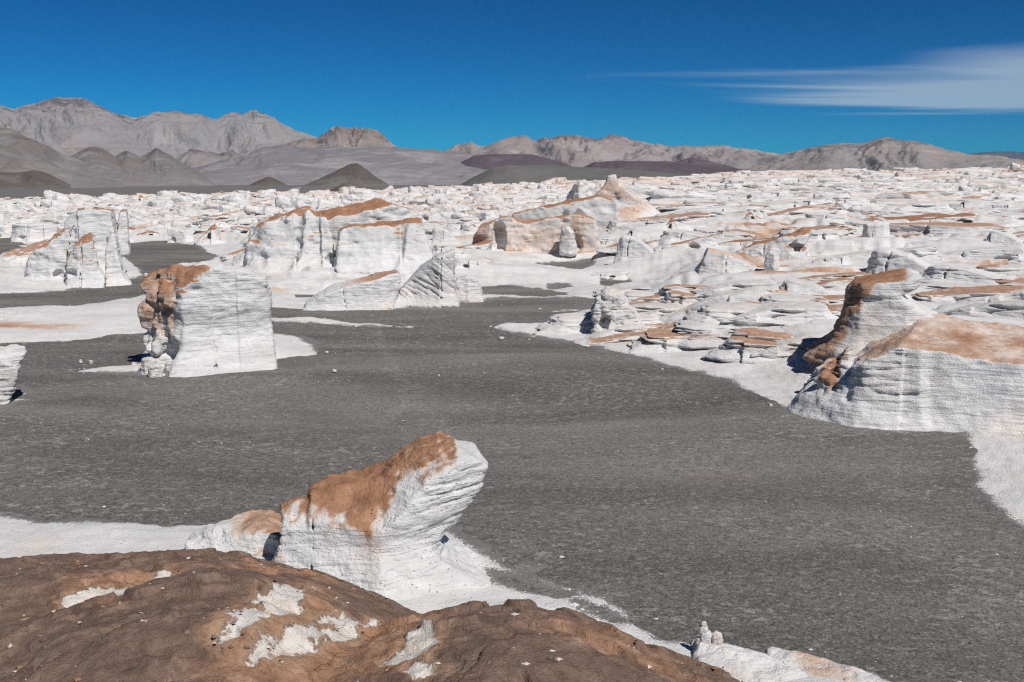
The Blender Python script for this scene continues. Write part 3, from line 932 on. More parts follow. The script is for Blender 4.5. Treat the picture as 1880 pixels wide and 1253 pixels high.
hero('square_pumice_rock', 'square white pumice rock with sheer lit wall, rust-brown sloping top and craggy left end', sp,
     [(268, 712), (272, 660), (256, 625), (247, 560), (258, 533), (290, 503), (330, 488), (400, 482), (412, 493), (445, 496), (488, 508), (498, 545), (499, 600), (500, 640), (505, 668), (518, 690), (545, 712)],
     [(335, -1.75), (420, -1.35), (503, -0.9), (530, -0.3), (535, 0.6), (515, 1.6), (420, 2.6), (320, 2.3), (255, 1.4), (245, 0.6)], 0.075, rust_shade2,
     flare=(1.3, 0.8), waist=(0.25, 1.9, 0.8), lean=0.05, round_k=0.4, top=top2, lump=0.2, lump_s=1.8, strata=0.075, strata_f=3.6, seed=11, extra=crag2, holes=[(-1.45, -1.35, 0.75, 0.62, 0.9, 0.75), (-3.3, -0.3, 0.9, 0.7, 0.9, 0.8)],
     cracks=[(0.65, 0.0, 0.03, 0.12)], blocks=[(0.65, 0.08), (1.85, -0.1)], fine=0.04)

# --- rock cut by the left edge of the picture
sp = Spot(0, 742, z=0.0)
hero('overhanging_pumice_rock', 'overhanging white pumice rock cut off by the left picture edge', sp,
     [(-140, 790), (-140, 640), (-20, 641), (47, 642), (47, 652), (35, 672), (30, 695), (27, 715), (15, 735), (20, 750), (40, 790)],
     [(-150, -0.9), (0, -1.0), (60, -0.8), (60, 0.8), (0, 1.3), (-150, 1.3)], 0.05, lambda v, n: 0.1 * np.ones(len(v)), lump=0.14, lump_s=0.7, strata=0.10, strata_f=4.2, seed=17)

# --- group of blocks on the far left
D4 = Spot(150, 525, z=0.0).r
rr = lambda a=1.0, lo=0.5, s=0: (lambda v, n: top_rust(v, n, lo, lo + 0.35, a, s, zlo=2.0))
GB = 'joint blocks of the tall pumice outcrop on the left'
sp = Spot(180, 490, z=0.3, dist=D4 + 7)
hero('pumice_block', 'tall cream block at the back of the left outcrop, flat-faced with thin brown cap', sp,
     [(115, 540), (118, 410), (130, 392), (150, 385), (190, 384), (215, 390), (222, 402), (226, 440), (228, 540)],
     [(112, 0.4), (150, -0.6), (222, -0.9), (230, 2.5), (112, 3.0)], 0.12, rr(0.8, 0.5, 1), mat=M_CREAM, group=GB, lean=0.10, flare=(0.8, 0.8), lump=0.2, lump_s=1.6, strata=0.07, strata_f=1.6, seed=21,
     blocks=[(-1.6, -0.35)], cracks=[(1.9, 0.25, 0.1, 0.8)])
sp = Spot(232, 440, z=0.3, dist=D4 + 9)
hero('pumice_block', 'smooth slab leaning at the right end of the left outcrop, brown streak on top', sp,
     [(212, 470), (216, 410), (222, 388), (240, 385), (245, 400), (246, 440), (248, 470)], [(210, -0.8), (246, -0.3), (248, 2.2), (212, 2.2)], 0.10, rr(0.8, 0.4, 2), group=GB,
     lump=0.12, strata=0.05, strata_f=2, seed=22)
sp = Spot(160, 522, z=0.0, dist=D4)
hero('pumice_block', 'front block of the left outcrop with tilted rust-brown roof', sp,
     [(118, 560), (122, 480), (130, 462), (150, 438), (168, 424), (185, 420), (190, 430), (192, 480), (190, 560)], [(122, -0.2), (150, -1.3), (190, -1.6), (192, 1.2), (122, 2.0)], 0.085,
     rr(1.2, 0.35, 3), group=GB, lean=0.10, flare=(1.2, 0.8), lump=0.2, lump_s=1.2, strata=0.08, strata_f=2.5, seed=23, top=lambda x, y, z: (z - (4.4 + 0.42 * x + 0.5 * y)) * 0.8,
     cracks=[(-0.6, 0.1, 0.07, 0.4)], holes=[(-1.3, -1.2, 1.3, 0.5, 0.8, 0.5)])
sp = Spot(210, 505, z=0.0, dist=D4 + 0.5)
hero('pumice_block', 'slim white pillar beside the front block of the left outcrop', sp,
     [(190, 560), (194, 470), (196, 435), (205, 428), (220, 432), (228, 458), (228, 485), (236, 505), (250, 560)], [(193, -1.0), (228, -1.2), (234, 1.0), (193, 1.4)], 0.085,
     rr(0.3, 0.6, 4), group=GB, lean=0.08, flare=(1.1, 0.7), lump=0.18, strata=0.09, strata_f=2.5, seed=24)
sp = Spot(95, 500, z=0.0, dist=D4 + 3)
hero('pumice_block', 'low rough shoulder of the left outcrop with an orange-streaked rising ridge', sp,
     [(40, 560), (50, 480), (62, 462), (90, 445), (115, 425), (140, 412), (150, 420), (150, 560)], [(45, 0.2), (100, -1.2), (150, -1.2), (150, 2), (50, 2)], 0.10,
     rr(0.85, 0.5, 5), group=GB, flare=(0.6, 0.6), lump=0.26, lump_s=1.1, strata=0.10, strata_f=2.0, seed=25, holes=[(0.5, -1.3, 0.9, 0.5, 0.7, 0.5)], cracks=[(0.9, 0.2, 0.08, 0.5)])

# --- mesa in the middle
sp = Spot(700, 498)
hero('pumice_mesa', 'sheer white pumice wall with a brown-washed terrace roof in the middle distance', sp,
     [(612, 530), (618, 455), (620, 425), (640, 416), (700, 414), (740, 408), (778, 405), (792, 415), (795, 455), (800, 530)],
     [(614, 0.6), (622, -0.4), (735, -0.9), (742, -1.6), (797, -1.0), (800, 6), (614, 6)], 0.13,
     lambda v, n: top_rust(v, n, 0.45, 0.8, 0.95, 6, zlo=2.8), flare=(1.6, 0.9), lean=0.14, round_k=0.5, lump=0.34, lump_s=2.0, strata=0.09, strata_f=1.5, seed=27, blocks=[(0.3, 0.15), (1.9, 0.2)],
     cracks=[(-4.3, 0.0, 0.12, 0.9)], top=lambda x, y, z: (z - (4.7 + 0.30 * y + 0.05 * x)) * 0.9)
dm = sp.r
sp = Spot(660, 420, dist=dm + 10, z=sp.z + 1.2)
hero('pumice_mesa', 'long rust-brown crest behind the sheer white wall, highest part of the middle outcrop', sp,
     [(560, 470), (565, 400), (600, 388), (650, 378), (690, 369), (715, 374), (750, 388), (758, 400), (760, 470)],
     [(560, 1), (600, -3), (700, -3.5), (760, -1), (760, 5), (560, 6)], 0.16, lambda v, n: top_rust(v, n, 0.4, 0.75, 1.05, 7), lump=0.4, lump_s=2.5, strata=0.1, strata_f=1.5, seed=29,
     top=lambda x, y, z: (z - (5.0 + 0.35 * y + 0.18 * x)) * 0.85)
sp = Spot(560, 470, dist=dm + 3, z=None)
hero('pumice_mesa', 'stepped grey-white ridge with a brown edge running left from the sheer wall', sp,
     [(445, 520), (450, 440), (475, 412), (520, 396), (570, 384), (590, 392), (612, 415), (618, 450), (620, 520)],
     [(445, 1.5), (500, -0.2), (545, -0.6), (552, -1.6), (620, -1.2), (622, 5), (450, 5)], 0.14, lambda v, n: top_rust(v, n, 0.45, 0.8, 0.9, 8, zlo=2.6), flare=(1.5, 0.9), lean=0.18, round_k=0.6, lump=0.5, lump_s=1.8,
     strata=0.1, strata_f=1.5, seed=33, blocks=[(-1.0, 0.35), (1.5, -0.4)], cracks=[(3.0, 0.1, 0.12, 0.8)], holes=[(2.6, -1.4, 1.2, 0.8, 0.8, 0.8)])

# buttress in front of the mesa
sp = Spot(790, 556, z=0.1)
hero('pumice_buttress', 'fan-shaped white buttress with slanting layers and a bright right panel before the sheer wall', sp,
     [(700, 590), (716, 560), (742, 524), (770, 494), (800, 470), (834, 458), (836, 500), (838, 540), (850, 590)],
     [(700, 0.2), (760, -0.7), (808, -1.7), (838, -1.1), (842, 1.5), (780, 2.2), (700, 1.6)], 0.075, lambda v, n: 0.12 + 0 * v[:, 0], flare=(0.8, 0.5), lump=0.12, lump_s=1.6,
     strata=0.10, strata_f=2.6, diag=0.7, seed=35, blocks=[(0.85, 0.12)], cracks=[(0.85, 0, 0.05, 0.3)])
sp = Spot(860, 548, z=0.1)
hero('pumice_rock', 'rounded white lump touching the right foot of the fan-shaped buttress', sp,
     [(822, 580), (828, 530), (840, 512), (860, 506), (875, 512), (884, 530), (892, 580)], [(825, -0.6), (860, -1.0), (895, -0.4), (890, 0.9), (830, 1.0)], 0.07, lambda v, n: 0 * v[:, 0],
     flare=(0.5, 0.4), lump=0.16, lump_s=0.9, strata=0.05, seed=36)
sp = Spot(640, 568, z=0.05)
hero('pumice_ledge', 'long low ledge with orange-washed crown left of the fan-shaped buttress', sp,
     [(545, 600), (560, 560), (600, 535), (640, 522), (690, 510), (728, 500), (738, 505), (735, 530), (722, 560), (720, 600)],
     [(545, 0), (600, -0.8), (700, -1.0), (740, 0), (740, 3), (560, 3)], 0.075, lambda v, n: top_rust(v, n, 0.5, 0.85, 0.7, 10) * sstep(-1.5, 2, v[:, 0]), flare=(0.5, 0.5), lump=0.12, lump_s=1.4,
     strata=0.05, strata_f=3, seed=37, cracks=[(-0.3, 0, 0.04, 0.25)], top=lambda x, y, z: (z - (1.9 + 0.30 * x + 0.18 * y)) * 0.9)

# --- big block on the right
sp = Spot(1690, 772, z=0.0)


def top7(x, y, z):
    return (z - np.minimum(2.95 - 0.11 * x + 0.07 * (y + 1.5), 3.05 + 0.5 * (x + 1.0))) * 0.85


def rust7(v, n):
    x, y, z = v.T
    r = sstep(0.55, 0.85, n[:, 2]) * sstep(1.7, 2.3, z)
    edge = sstep(-2.7, -3.1, x + 0.15 * z) * sstep(1.0, 1.6, z + 0.4 * fbm3(x, y, z, 3, 78)) * sstep(-4.4, -3.7, x)
    return np.maximum(r * (0.62 + 0.5 * fbm3(x * 0.5, y * 0.3, z, 3, 77)) * sstep(-3.6, -2.6, x + 0.6 * y), 0.85 * edge)


def crag7(fv, x, y, z):
    w = sstep(-1.9, -2.8, x) * sstep(0.5, 1.3, z)
    return fv + w * (0.30 * (1 - 2.2 * np.abs(pn3(x * 1.1, y * 1.1, z * 1.0, 161))) + 0.14 * pn3(x * 2.6, y * 2.6, z * 2.6, 162))


hero('pumice_wall', 'big white pumice wall on the right with a rust-brown plateau on top', sp,
     [(1410, 830), (1440, 756), (1478, 715), (1502, 690), (1522, 655), (1550, 626), (1590, 606), (1640, 596), (1720, 582), (1900, 578), (2060, 590), (2070, 830)],
     [(1410, 2.0), (1460, 0.3), (1525, -1.0), (1590, -1.75), (1700, -1.65), (1716, -1.35), (1820, -1.25), (1940, -1.0), (2080, -0.6), (2080, 6), (1900, 7.5), (1600, 6.5), (1410, 5.0)],
     0.065, rust7, extra=crag7, blocks=[(-0.75, 0.10)], flare=(0.7, 0.8), lean=0.08, top=top7, lump=0.15, lump_s=1.5, strata=0.075, strata_f=3.6, seed=41, 
     holes=[(3.95, -1.6, 0.62, 0.35, 0.5, 0.28)])
sp = Spot(1752, 782, z=0.0)
hero('fallen_stone', 'small grey pointed stone leaning at the foot of the big right wall', sp,
     [(1728, 792), (1738, 770), (1757, 757), (1766, 768), (1768, 792)], [(1728, -0.15), (1766, -0.25), (1768, 0.3), (1730, 0.3)], 0.03, lambda v, n: 0.15 + 0 * v[:, 0], lump=0.08, lump_s=0.35, strata=0.02, seed=42)
sp = Spot(1518, 690, z=0.9)
hero('fallen_stone', 'pale angular stone lodged on the rust-brown left corner of the big right wall', sp,
     [(1500, 698), (1504, 678), (1516, 668), (1532, 672), (1534, 698)], [(1500, -0.2), (1534, -0.3), (1534, 0.4), (1500, 0.4)], 0.03, lambda v, n: 0.15 + 0 * v[:, 0], lump=0.06, lump_s=0.3, strata=0.02, seed=43)

# --- beaked rock behind it with the brown ramp
sp = Spot(1610, 640)


def rust8(v, n):
    x, y, z = v.T
    band = sstep(0.4, 0.0, np.abs(x + 1.55 - 0.5 * (z - 1.5)) - 0.38 + 0.4 * fbm3(x, y, z, 2, 12)) * 0.68
    return np.maximum(band, sstep(0.6, 0.85, n[:, 2]) * sstep(1.3, 0.8, x) * sstep(2.3, 2.8, z))


hero('beaked_pumice_rock', 'beaked white pumice rock with rust-brown ramp up its left side, behind the right wall', sp,
     [(1440, 690), (1480, 652), (1525, 618), (1542, 585), (1552, 555), (1552, 535), (1568, 518), (1620, 507), (1670, 501), (1690, 508), (1688, 522), (1668, 534), (1655, 540), (1680, 560), (1730, 590), (1760, 690)],
     [(1450, 0.9), (1530, -0.6), (1580, -1.4), (1660, -1.2), (1700, -0.5), (1765, 0.5), (1760, 2.2), (1600, 2.6), (1450, 1.6)], 0.07, rust8, flare=(0.9, 0.7), lump=0.13, lump_s=1.3,
     strata=0.09, strata_f=3.4, seed=45, top=lambda x, y, z: (z - (3.6 + 0.35 * y + 0.08 * x)) * 0.9)

# --- dark-sided rock at the near tip of the right bank
sp = Spot(1108, 612)
hero('pumice_rock', 'undercut grey pumice rock at the tip of the right bank where the ash plain narrows', sp,
     [(1070, 650), (1088, 612), (1086, 570), (1096, 545), (1112, 532), (1140, 540), (1165, 575), (1185, 605), (1210, 650)],
     [(1075, 0.2), (1090, -0.9), (1125, -1.1), (1170, -0.6), (1215, 0.2), (1200, 1.8), (1100, 1.8)], 0.05, lambda v, n: 0.25 * sstep(0.3, 0.7, n[:, 2]), flare=(0.5, 0.4), lump=0.2, lump_s=0.7, strata=0.06,
     seed=47, holes=[(0.05, -1.1, 0.75, 0.35, 0.8, 0.5), (-1.0, -0.4, 0.5, 0.6, 0.9, 0.4)])

# --- cave wall in the middle and its surroundings
sp = Spot(980, 462)
dc = sp.r
hero('cave_wall', 'low cream pumice wall with black hollows and thin layers in the middle distance', sp,
     [(862, 500), (868, 440), (880, 418), (910, 405), (928, 398), (960, 408), (1010, 402), (1060, 395), (1090, 400), (1100, 440), (1110, 500)],
     [(860, 0), (900, -1.5), (980, -0.8), (1040, -1.2), (1100, -1.5), (1115, 4), (860, 5)], 0.17, lambda v, n: np.maximum(0.34 + 0.2 * pn3(*(v.T * 0.4), 3), top_rust(v, n, 0.5, 0.8, 0.75, 13)), mat=M_CREAM,
     lump=0.4, lump_s=2.0, strata=0.14, strata_f=1.6, seed=51, holes=[(-4.1, -1.3, 1.6, 0.95, 1.8, 2.2), (-7.0, -1.2, 1.2, 0.9, 1.2, 0.8), (5.2, -1.8, 1.2, 0.6, 1.2, 1.2)], flare=(0.5, 0.6))
sp = Spot(1040, 455, dist=dc - 3)
hero('boulder', 'upright egg-shaped white boulder leaning on the cave-pocked wall', sp,
     [(1022, 470), (1024, 440), (1030, 420), (1042, 415), (1052, 425), (1060, 450), (1062, 470)], [(1024, -0.8), (1044, -1.2), (1062, -0.6), (1060, 1), (1026, 1)], 0.11, lambda v, n: 0.05 + 0 * v[:, 0],
     lump=0.2, strata=0.05, strata_f=2, seed=52, round_k=0.7)
sp = Spot(1050, 402, dist=dc + 35)
hero('cave_wall', 'long brown-capped ridge with a black alcove, left of the orange peak', sp,
     [(930, 430), (940, 395), (1000, 380), (1040, 370), (1100, 362), (1130, 370), (1140, 430)], [(930, 1), (1010, -1), (1060, -1.5), (1140, -1), (1140, 5), (930, 5)], 0.22,
     lambda v, n: top_rust(v, n, 0.35, 0.7, 1.0, 14), lump=0.4, lump_s=2.5, strata=0.1, strata_f=1.2, seed=53, holes=[(0.9, -1.8, 1.9, 1.2, 1.8, 1.7), (-1.0, -1.6, 2.4, 0.6, 1.4, 1.2)])
sp = Spot(1118, 392, dist=dc + 55)
hero('orange_peak', 'orange-stained pumice peak with a pointed white tip, tallest on the middle skyline', sp,
     [(1030, 430), (1045, 392), (1076, 372), (1098, 355), (1110, 340), (1115, 325), (1130, 322), (1138, 342), (1160, 358), (1186, 372), (1215, 392), (1230, 430)],
     [(1030, 0), (1100, -4), (1160, -4), (1230, 0), (1220, 5), (1040, 5)], 0.26, lambda v, n: 0.16 + 0.36 * sstep(-0.2, 0.5, pn3(v[:, 0] * 0.15, v[:, 1] * 0.15, v[:, 2] * 0.7, 4)), mat=M_CREAM,
     lump=0.45, lump_s=3.0, strata=0.25, strata_f=0.9, seed=54, flare=(2.5, 2.0), diag=0.1)
sp = Spot(1070, 352, dist=dc + 110)
hero('orange_peak', 'ragged orange-cream rock crest just left of the pointed peak', sp,
     [(1035, 380), (1050, 345), (1062, 336), (1072, 332), (1080, 335), (1092, 340), (1098, 380)], [(1035, 0), (1060, -3), (1098, 0), (1090, 4), (1040, 4)], 0.35,
     lambda v, n: 0.2 + 0 * v[:, 0], mat=M_CREAM, lump=0.9, lump_s=2.0, strata=0.2, strata_f=0.9, seed=55)

# ------------------------------------------------------------------ brown outcrop the camera stands on
LOBES = [
    ([(-700, 1090), (-400, 1060), (0, 1041), (150, 1032), (300, 1024), (400, 1021), (450, 1027), (530, 1045), (600, 1065), (640, 1085), (700, 1108), (760, 1135), (800, 1155), (900, 1200),
      (1000, 1260), (1300, 1450), (2400, 2400)], 8.6, 0.08),
    ([(-700, 1500), (-400, 1340), (-100, 1222), (0, 1180), (100, 1140), (200, 1106), (300, 1080), (370, 1066), (430, 1060), (500, 1073), (600, 1108), (700, 1160), (800, 1220), (1000, 1350),
      (1300, 1550), (2400, 2400)], 6.3, 0.20),
    ([(-700, 2200), (0, 1600), (400, 1330), (600, 1215), (680, 1180), (740, 1157), (800, 1140), (870, 1127), (940, 1121), (1000, 1130), (1060, 1147), (1120, 1172), (1200, 1203), (1300, 1238),
      (1350, 1256), (1500, 1330), (1800, 1500), (2400, 2000)], 5.6, 0.22)]
_L = []
for sil, rc, k in LOBES:
    px = np.linspace(sil[0][0], sil[-1][0], 300)
    py = np.interp(px, [p[0] for p in sil], [p[1] for p in sil])
    py = np.convolve(np.pad(py, 3, 'edge'), np.ones(7) / 7, 'valid')
    dr = [ray(a, b) for a, b in zip(px, py)]
    _L.append((np.array([math.atan2(d[0], d[1]) for d in dr]), np.array([d[2] / math.hypot(d[0], d[1]) for d in dr]), rc, k))


def outcrop_h(x, y, detail=True):
    a = np.arctan2(x, y); r = np.hypot(x, y)
    zs = []
    for az, sl, rc, k in _L:
        zs.append(HC + r * np.interp(a, az, sl) - k * (r - rc) ** 2 * np.where(r < rc, 1.0, 1.6))
    z = smax(smax(zs[0], zs[1], 0.07), zs[2], 0.07)
    if detail:
        z = z + 0.045 * fbm2(x / 0.9, y / 0.6, 5, 201) + 0.03 * fbm2(x / 0.16, y / 0.16, 4, 211, 0.6)
        # flaked crust edges
        q = pn2(x / 0.8 + 0.2, y / 0.5, 221) + 0.5 * pn2(x / 0.25, y / 0.22, 222)
        z = z + 0.04 * sstep(0.10, 0.14, q) + 0.03 * sstep(-0.32, -0.29, q)
        # small broken pits
        pm = sstep(0.15, 0.4, pn2(x / 1.1 + 5, y / 0.9, 231))
        z = z - 0.03 * pm * sstep(0.25, 0.5, pn2(x / 0.09, y / 0.07, 232))
    return z


def hit_outcrop(px, py):
    d = ray(px, py)
    r = np.linspace(2.0, 12, 900)
    k = r / math.hypot(d[0], d[1])
    w = np.nonzero(outcrop_h(d[0] * k, d[1] * k, False) >= HC + d[2] * k)[0]
    i = w[0] if len(w) else -1
    return d[0] * k[i], d[1] * k[i]


BARE = [[(405, 1187), (450, 1158), (425, 1145), (490, 1125), (462, 1108), (510, 1097), (578, 1098), (545, 1112), (535, 1140), (565, 1150), (610, 1146), (640, 1150)],
        [(460, 1210), (520, 1182), (570, 1172), (600, 1160), (650, 1148), (692, 1158), (640, 1176), (560, 1196), (500, 1212)],
        [(690, 1218), (740, 1190), (760, 1166), (795, 1164), (798, 1195), (760, 1212)],
        [(120, 1114), (180, 1101), (255, 1086), (250, 1094), (190, 1110), (130, 1121)],
        [(272, 1080), (300, 1067), (303, 1073), (285, 1082)],
        [(755, 1232), (780, 1224), (792, 1234), (775, 1240)]]
ORNG = [[(380, 1200), (430, 1130), (470, 1098), (560, 1085), (615, 1100), (625, 1140), (700, 1150), (820, 1140), (830, 1200), (700, 1253), (440, 1280), (330, 1253)],
        [(100, 1130), (130, 1080), (250, 1060), (360, 1045), (300, 1080), (200, 1115)],
        [(440, 1030), (560, 1055), (650, 1092), (640, 1100), (560, 1075), (470, 1062), (400, 1055)],
        [(930, 1140), (1060, 1155), (1350, 1256), (1300, 1280), (1000, 1200)]]
rings = np.concatenate([np.linspace(1.9, 3.2, 26)[:-1], np.geomspace(3.2, 9.5, 330), np.geomspace(9.6, 22, 46)])
X, Y = polar(560, rings, 42)
Z = outcrop_h(X, Y)
bare = np.full(X.shape, -1.0)
for p in BARE:
    sd = poly_sdf(X, Y, [hit_outcrop(*c) for c in p])
    bare = np.maximum(bare, 0.62 - sd / 0.2)
orange = np.full(X.shape, 0.0)
for i, p in enumerate(ORNG):
    sd = poly_sdf(X, Y, [hit_outcrop(*c) for c in p])
    orange = np.maximum(orange, np.clip(0.55 - sd / 0.6, 0, 0.85) * (0.7 if i == 3 else 1.0))
Z = Z - 0.025 * sstep(0.3, 0.7, bare + 0.6 * fbm2(X / 0.12, Y / 0.12, 3, 241))
me = new_mesh('brown_outcrop', np.stack([X, Y, Z], -1).reshape(-1, 3), grid_faces(*X.shape), M_CRUST, {'bare': np.clip(bare, -0.5, 1).ravel(), 'orange': orange.ravel()})
link('brown_outcrop', me, 'dark brown crusted outcrop with bare white patches filling the bottom left foreground', 'rock')

# ------------------------------------------------------------------ ledge and cairn at the bottom edge
sp = Spot(1310, 1222, z=0.05)
hero('pumice_ledge', 'fissured white slab running down right from under the stone cairn', sp,
     [(1190, 1320), (1225, 1262), (1262, 1222), (1277, 1198), (1284, 1183), (1322, 1180), (1400, 1205), (1500, 1228), (1580, 1246), (1680, 1268), (1760, 1320)],
     [(1200, 0.1), (1270, -0.1), (1282, -0.5), (1400, -1.6), (1600, -2.6), (1760, -2.8), (1760, -0.8), (1500, -0.3), (1340, 0.6), (1270, 0.7), (1200, 0.7)], 0.032,
     lambda v, n: 0.12 + 0.3 * sstep(-0.2, -0.9, v[:, 0]), flare=(0.3, 0.3), lump=0.08, lump_s=0.5, strata=0.03, strata_f=7, seed=81, cracks=[(0.5, 0.6, 0.03, 0.15), (1.6, -0.5, 0.03, 0.12)],
     top=lambda x, y, z: (z - (0.40 - 0.12 * np.maximum(x, 0) + 0.12 * np.minimum(y, 0) - 0.35 * np.maximum(y - 0.15, 0))) * 0.9, cuts=[(-0.96, -0.2, 0.1, 0.62)])
SLAB = sp
sp = Spot(1530, 1235, z=0.0)
hero('pumice_ledge', 'thin pale slab with an orange stain lying at the ash edge in the bottom right', sp,
     [(1395, 1280), (1400, 1215), (1412, 1200), (1470, 1203), (1560, 1218), (1660, 1240), (1740, 1262), (1760, 1290)],
     [(1395, 0.1), (1480, -0.5), (1600, -1.0), (1760, -1.6), (1760, -0.9), (1640, -0.1), (1500, 0.35), (1400, 0.4)], 0.032,
     lambda v, n: 0.45 * sstep(-0.9, -0.2, -np.abs(v[:, 0] + 0.3 + 0.6 * v[:, 1])), flare=(0.2, 0.2), lump=0.05, lump_s=0.5, strata=0.02, seed=82,
     top=lambda x, y, z: (z - 0.20 - 0.10 * y) * 0.95)


def stone(name, label, sp, box, seed, group=None, cat='stone', deep=0.8, ang=0.5, rust=0.1, z=None, sink=0.0):
    """one loose stone filling a photo rectangle (x0, y0, x1, y1), standing on the spot's plane"""
    (xa, za), (xb, zb) = sp.xz((box[0], box[3])), sp.xz((box[2], box[1]))
    w, h = xb - xa, zb - za
    R = random.Random(seed)
    j = lambda a: a * (1 + R.uniform(-0.12, 0.12))
    fr = [(-w * 0.42, -sink), (-w * j(0.5), h * 0.35), (-w * j(0.36), h * j(0.85)), (w * R.uniform(-0.1, 0.1), h), (w * j(0.36), h * j(0.8)), (w * j(0.5), h * 0.3), (w * 0.40, -sink)]
    d = w * deep / 2
    pl = [(-w * 0.5, 0), (-w * 0.25, -d), (w * 0.3, -d * j(0.9)), (w * 0.52, 0), (w * 0.25, d), (-w * 0.3, d * 0.9)]
    vx = max(w, h) / 22
    cuts = []
    for _ in range(5):
        n = np.array([R.uniform(-1, 1), R.uniform(-1, 0.6), R.uniform(-0.1, 1)]); n /= np.linalg.norm(n)
        cuts.append((*n, R.uniform(0.30, 0.42) * abs(n[0]) * w + R.uniform(0.3, 0.42) * abs(n[1]) * d * 2 + max(0, n[2]) * h * R.uniform(0.7, 0.95)))
    # scale to unit size so that the noise fits the stone
    k = 1.0 / max(w, h)
    S_ = lambda P: [(a * k, b * k) for a, b in P]
    v, q, n = carve_rock(S_(fr), S_(pl), vx * k, seed=seed, lump=0.05, lump_s=0.35, strata=0.012, strata_f=9, fine=0.012, round_k=0.06, zmin=-sink * k - 0.02, cuts=[(a, b, c, e * k) for a, b, c, e in cuts])
    v = v / k
    me = new_mesh(name, v, q, M_ROCK, {'rust': rust + 0.2 * pn3(*(v.T * 3 * k), seed)})
    fw = (sp.x / sp.r, sp.y / sp.r); rt = (fw[1], -fw[0])
    cx = (xa + xb) / 2
    return link(name, me, label, cat, group, loc=(sp.x + rt[0] * cx, sp.y + rt[1] * cx, (sp.z + za) if z is None else z), rz=sp.a)


GC = 'stones stacked in the cairn'
sp = Spot(1300, 1181, z=0.40)
for i, (box, lab) in enumerate([((1283, 1158, 1309, 1178), 'squarish pale stone carrying the cairn above the white slab'),
                                ((1304, 1163, 1329, 1180), 'tilted pale stone at the right foot of the cairn'),
                                ((1276, 1170, 1290, 1181), 'small dark-sided stone at the left foot of the cairn'),
                                ((1281, 1150, 1302, 1160), 'flat stone second from the top of the cairn'),
                                ((1286, 1142, 1299, 1152), 'small white topmost stone of the cairn')]):
    stone('cairn_stone', lab, sp, box, 300 + i, GC, rust=0.18)

# ------------------------------------------------------------------ loose stones on the ash
GS = 'loose white stones lying on the ash'
for i, (px, py, w, h, lab) in enumerate([
        (614, 682, 11, 5, 'small white stone alone on the ash right of the square rock'),
        (921, 622, 14, 5, 'flat white stone alone on the ash near the narrows'),
        (148, 666, 9, 9, 'left of two small white stones left of the square rock'),
        (167, 667, 12, 8, 'right of two small white stones left of the square rock'),
        (246, 672, 14, 11, 'rounded white stone just left of the rubble by the square rock'),
        (268, 508, 12, 10, 'white stone on the ash right of the left outcrop'),
        (1690, 1058, 7, 5, 'tiny white stone on the ash at lower right'),
        (1216, 680, 9, 4, 'white chip on the ash edge under the right bank'),
        (1415, 745, 10, 5, 'white chip on the ash edge left of the big right wall'),
        (600, 648, 8, 5, 'white chip by the right tip of the square rock apron'),
        (806, 690, 5, 4, 'tiny white chip in the middle of the ash plain'),
        (889, 686, 4, 3, 'tiniest white chip right of the middle of the ash plain')]):
    sp = Spot(px, py, z=0.02)
    stone('loose_stone', lab, sp, (px - w * 0.4, py - h * 0.65, px + w * 0.4, py), 400 + i, GS, sink=0.03)
GR = 'broken rubble at the foot of the square rock'
for i, (x0, y0, x1, y1, lab) in enumerate([
        (258, 655, 290, 684, 'large tilted slab of rubble at the left foot of the square rock'),
        (285, 652, 312, 676, 'upright split slab in the rubble by the square rock'),
        (270, 668, 300, 690, 'front piece of the rubble by the square rock'),
        (300, 664, 322, 682, 'right piece of the rubble under the square rock hollow')]):
    sp = Spot((x0 + x1) / 2, y1, z=0.1)
    stone('rubble_stone', lab, sp, (x0, y0, x1, y1), 500 + i, GR, sink=0.1, rust=0.2)


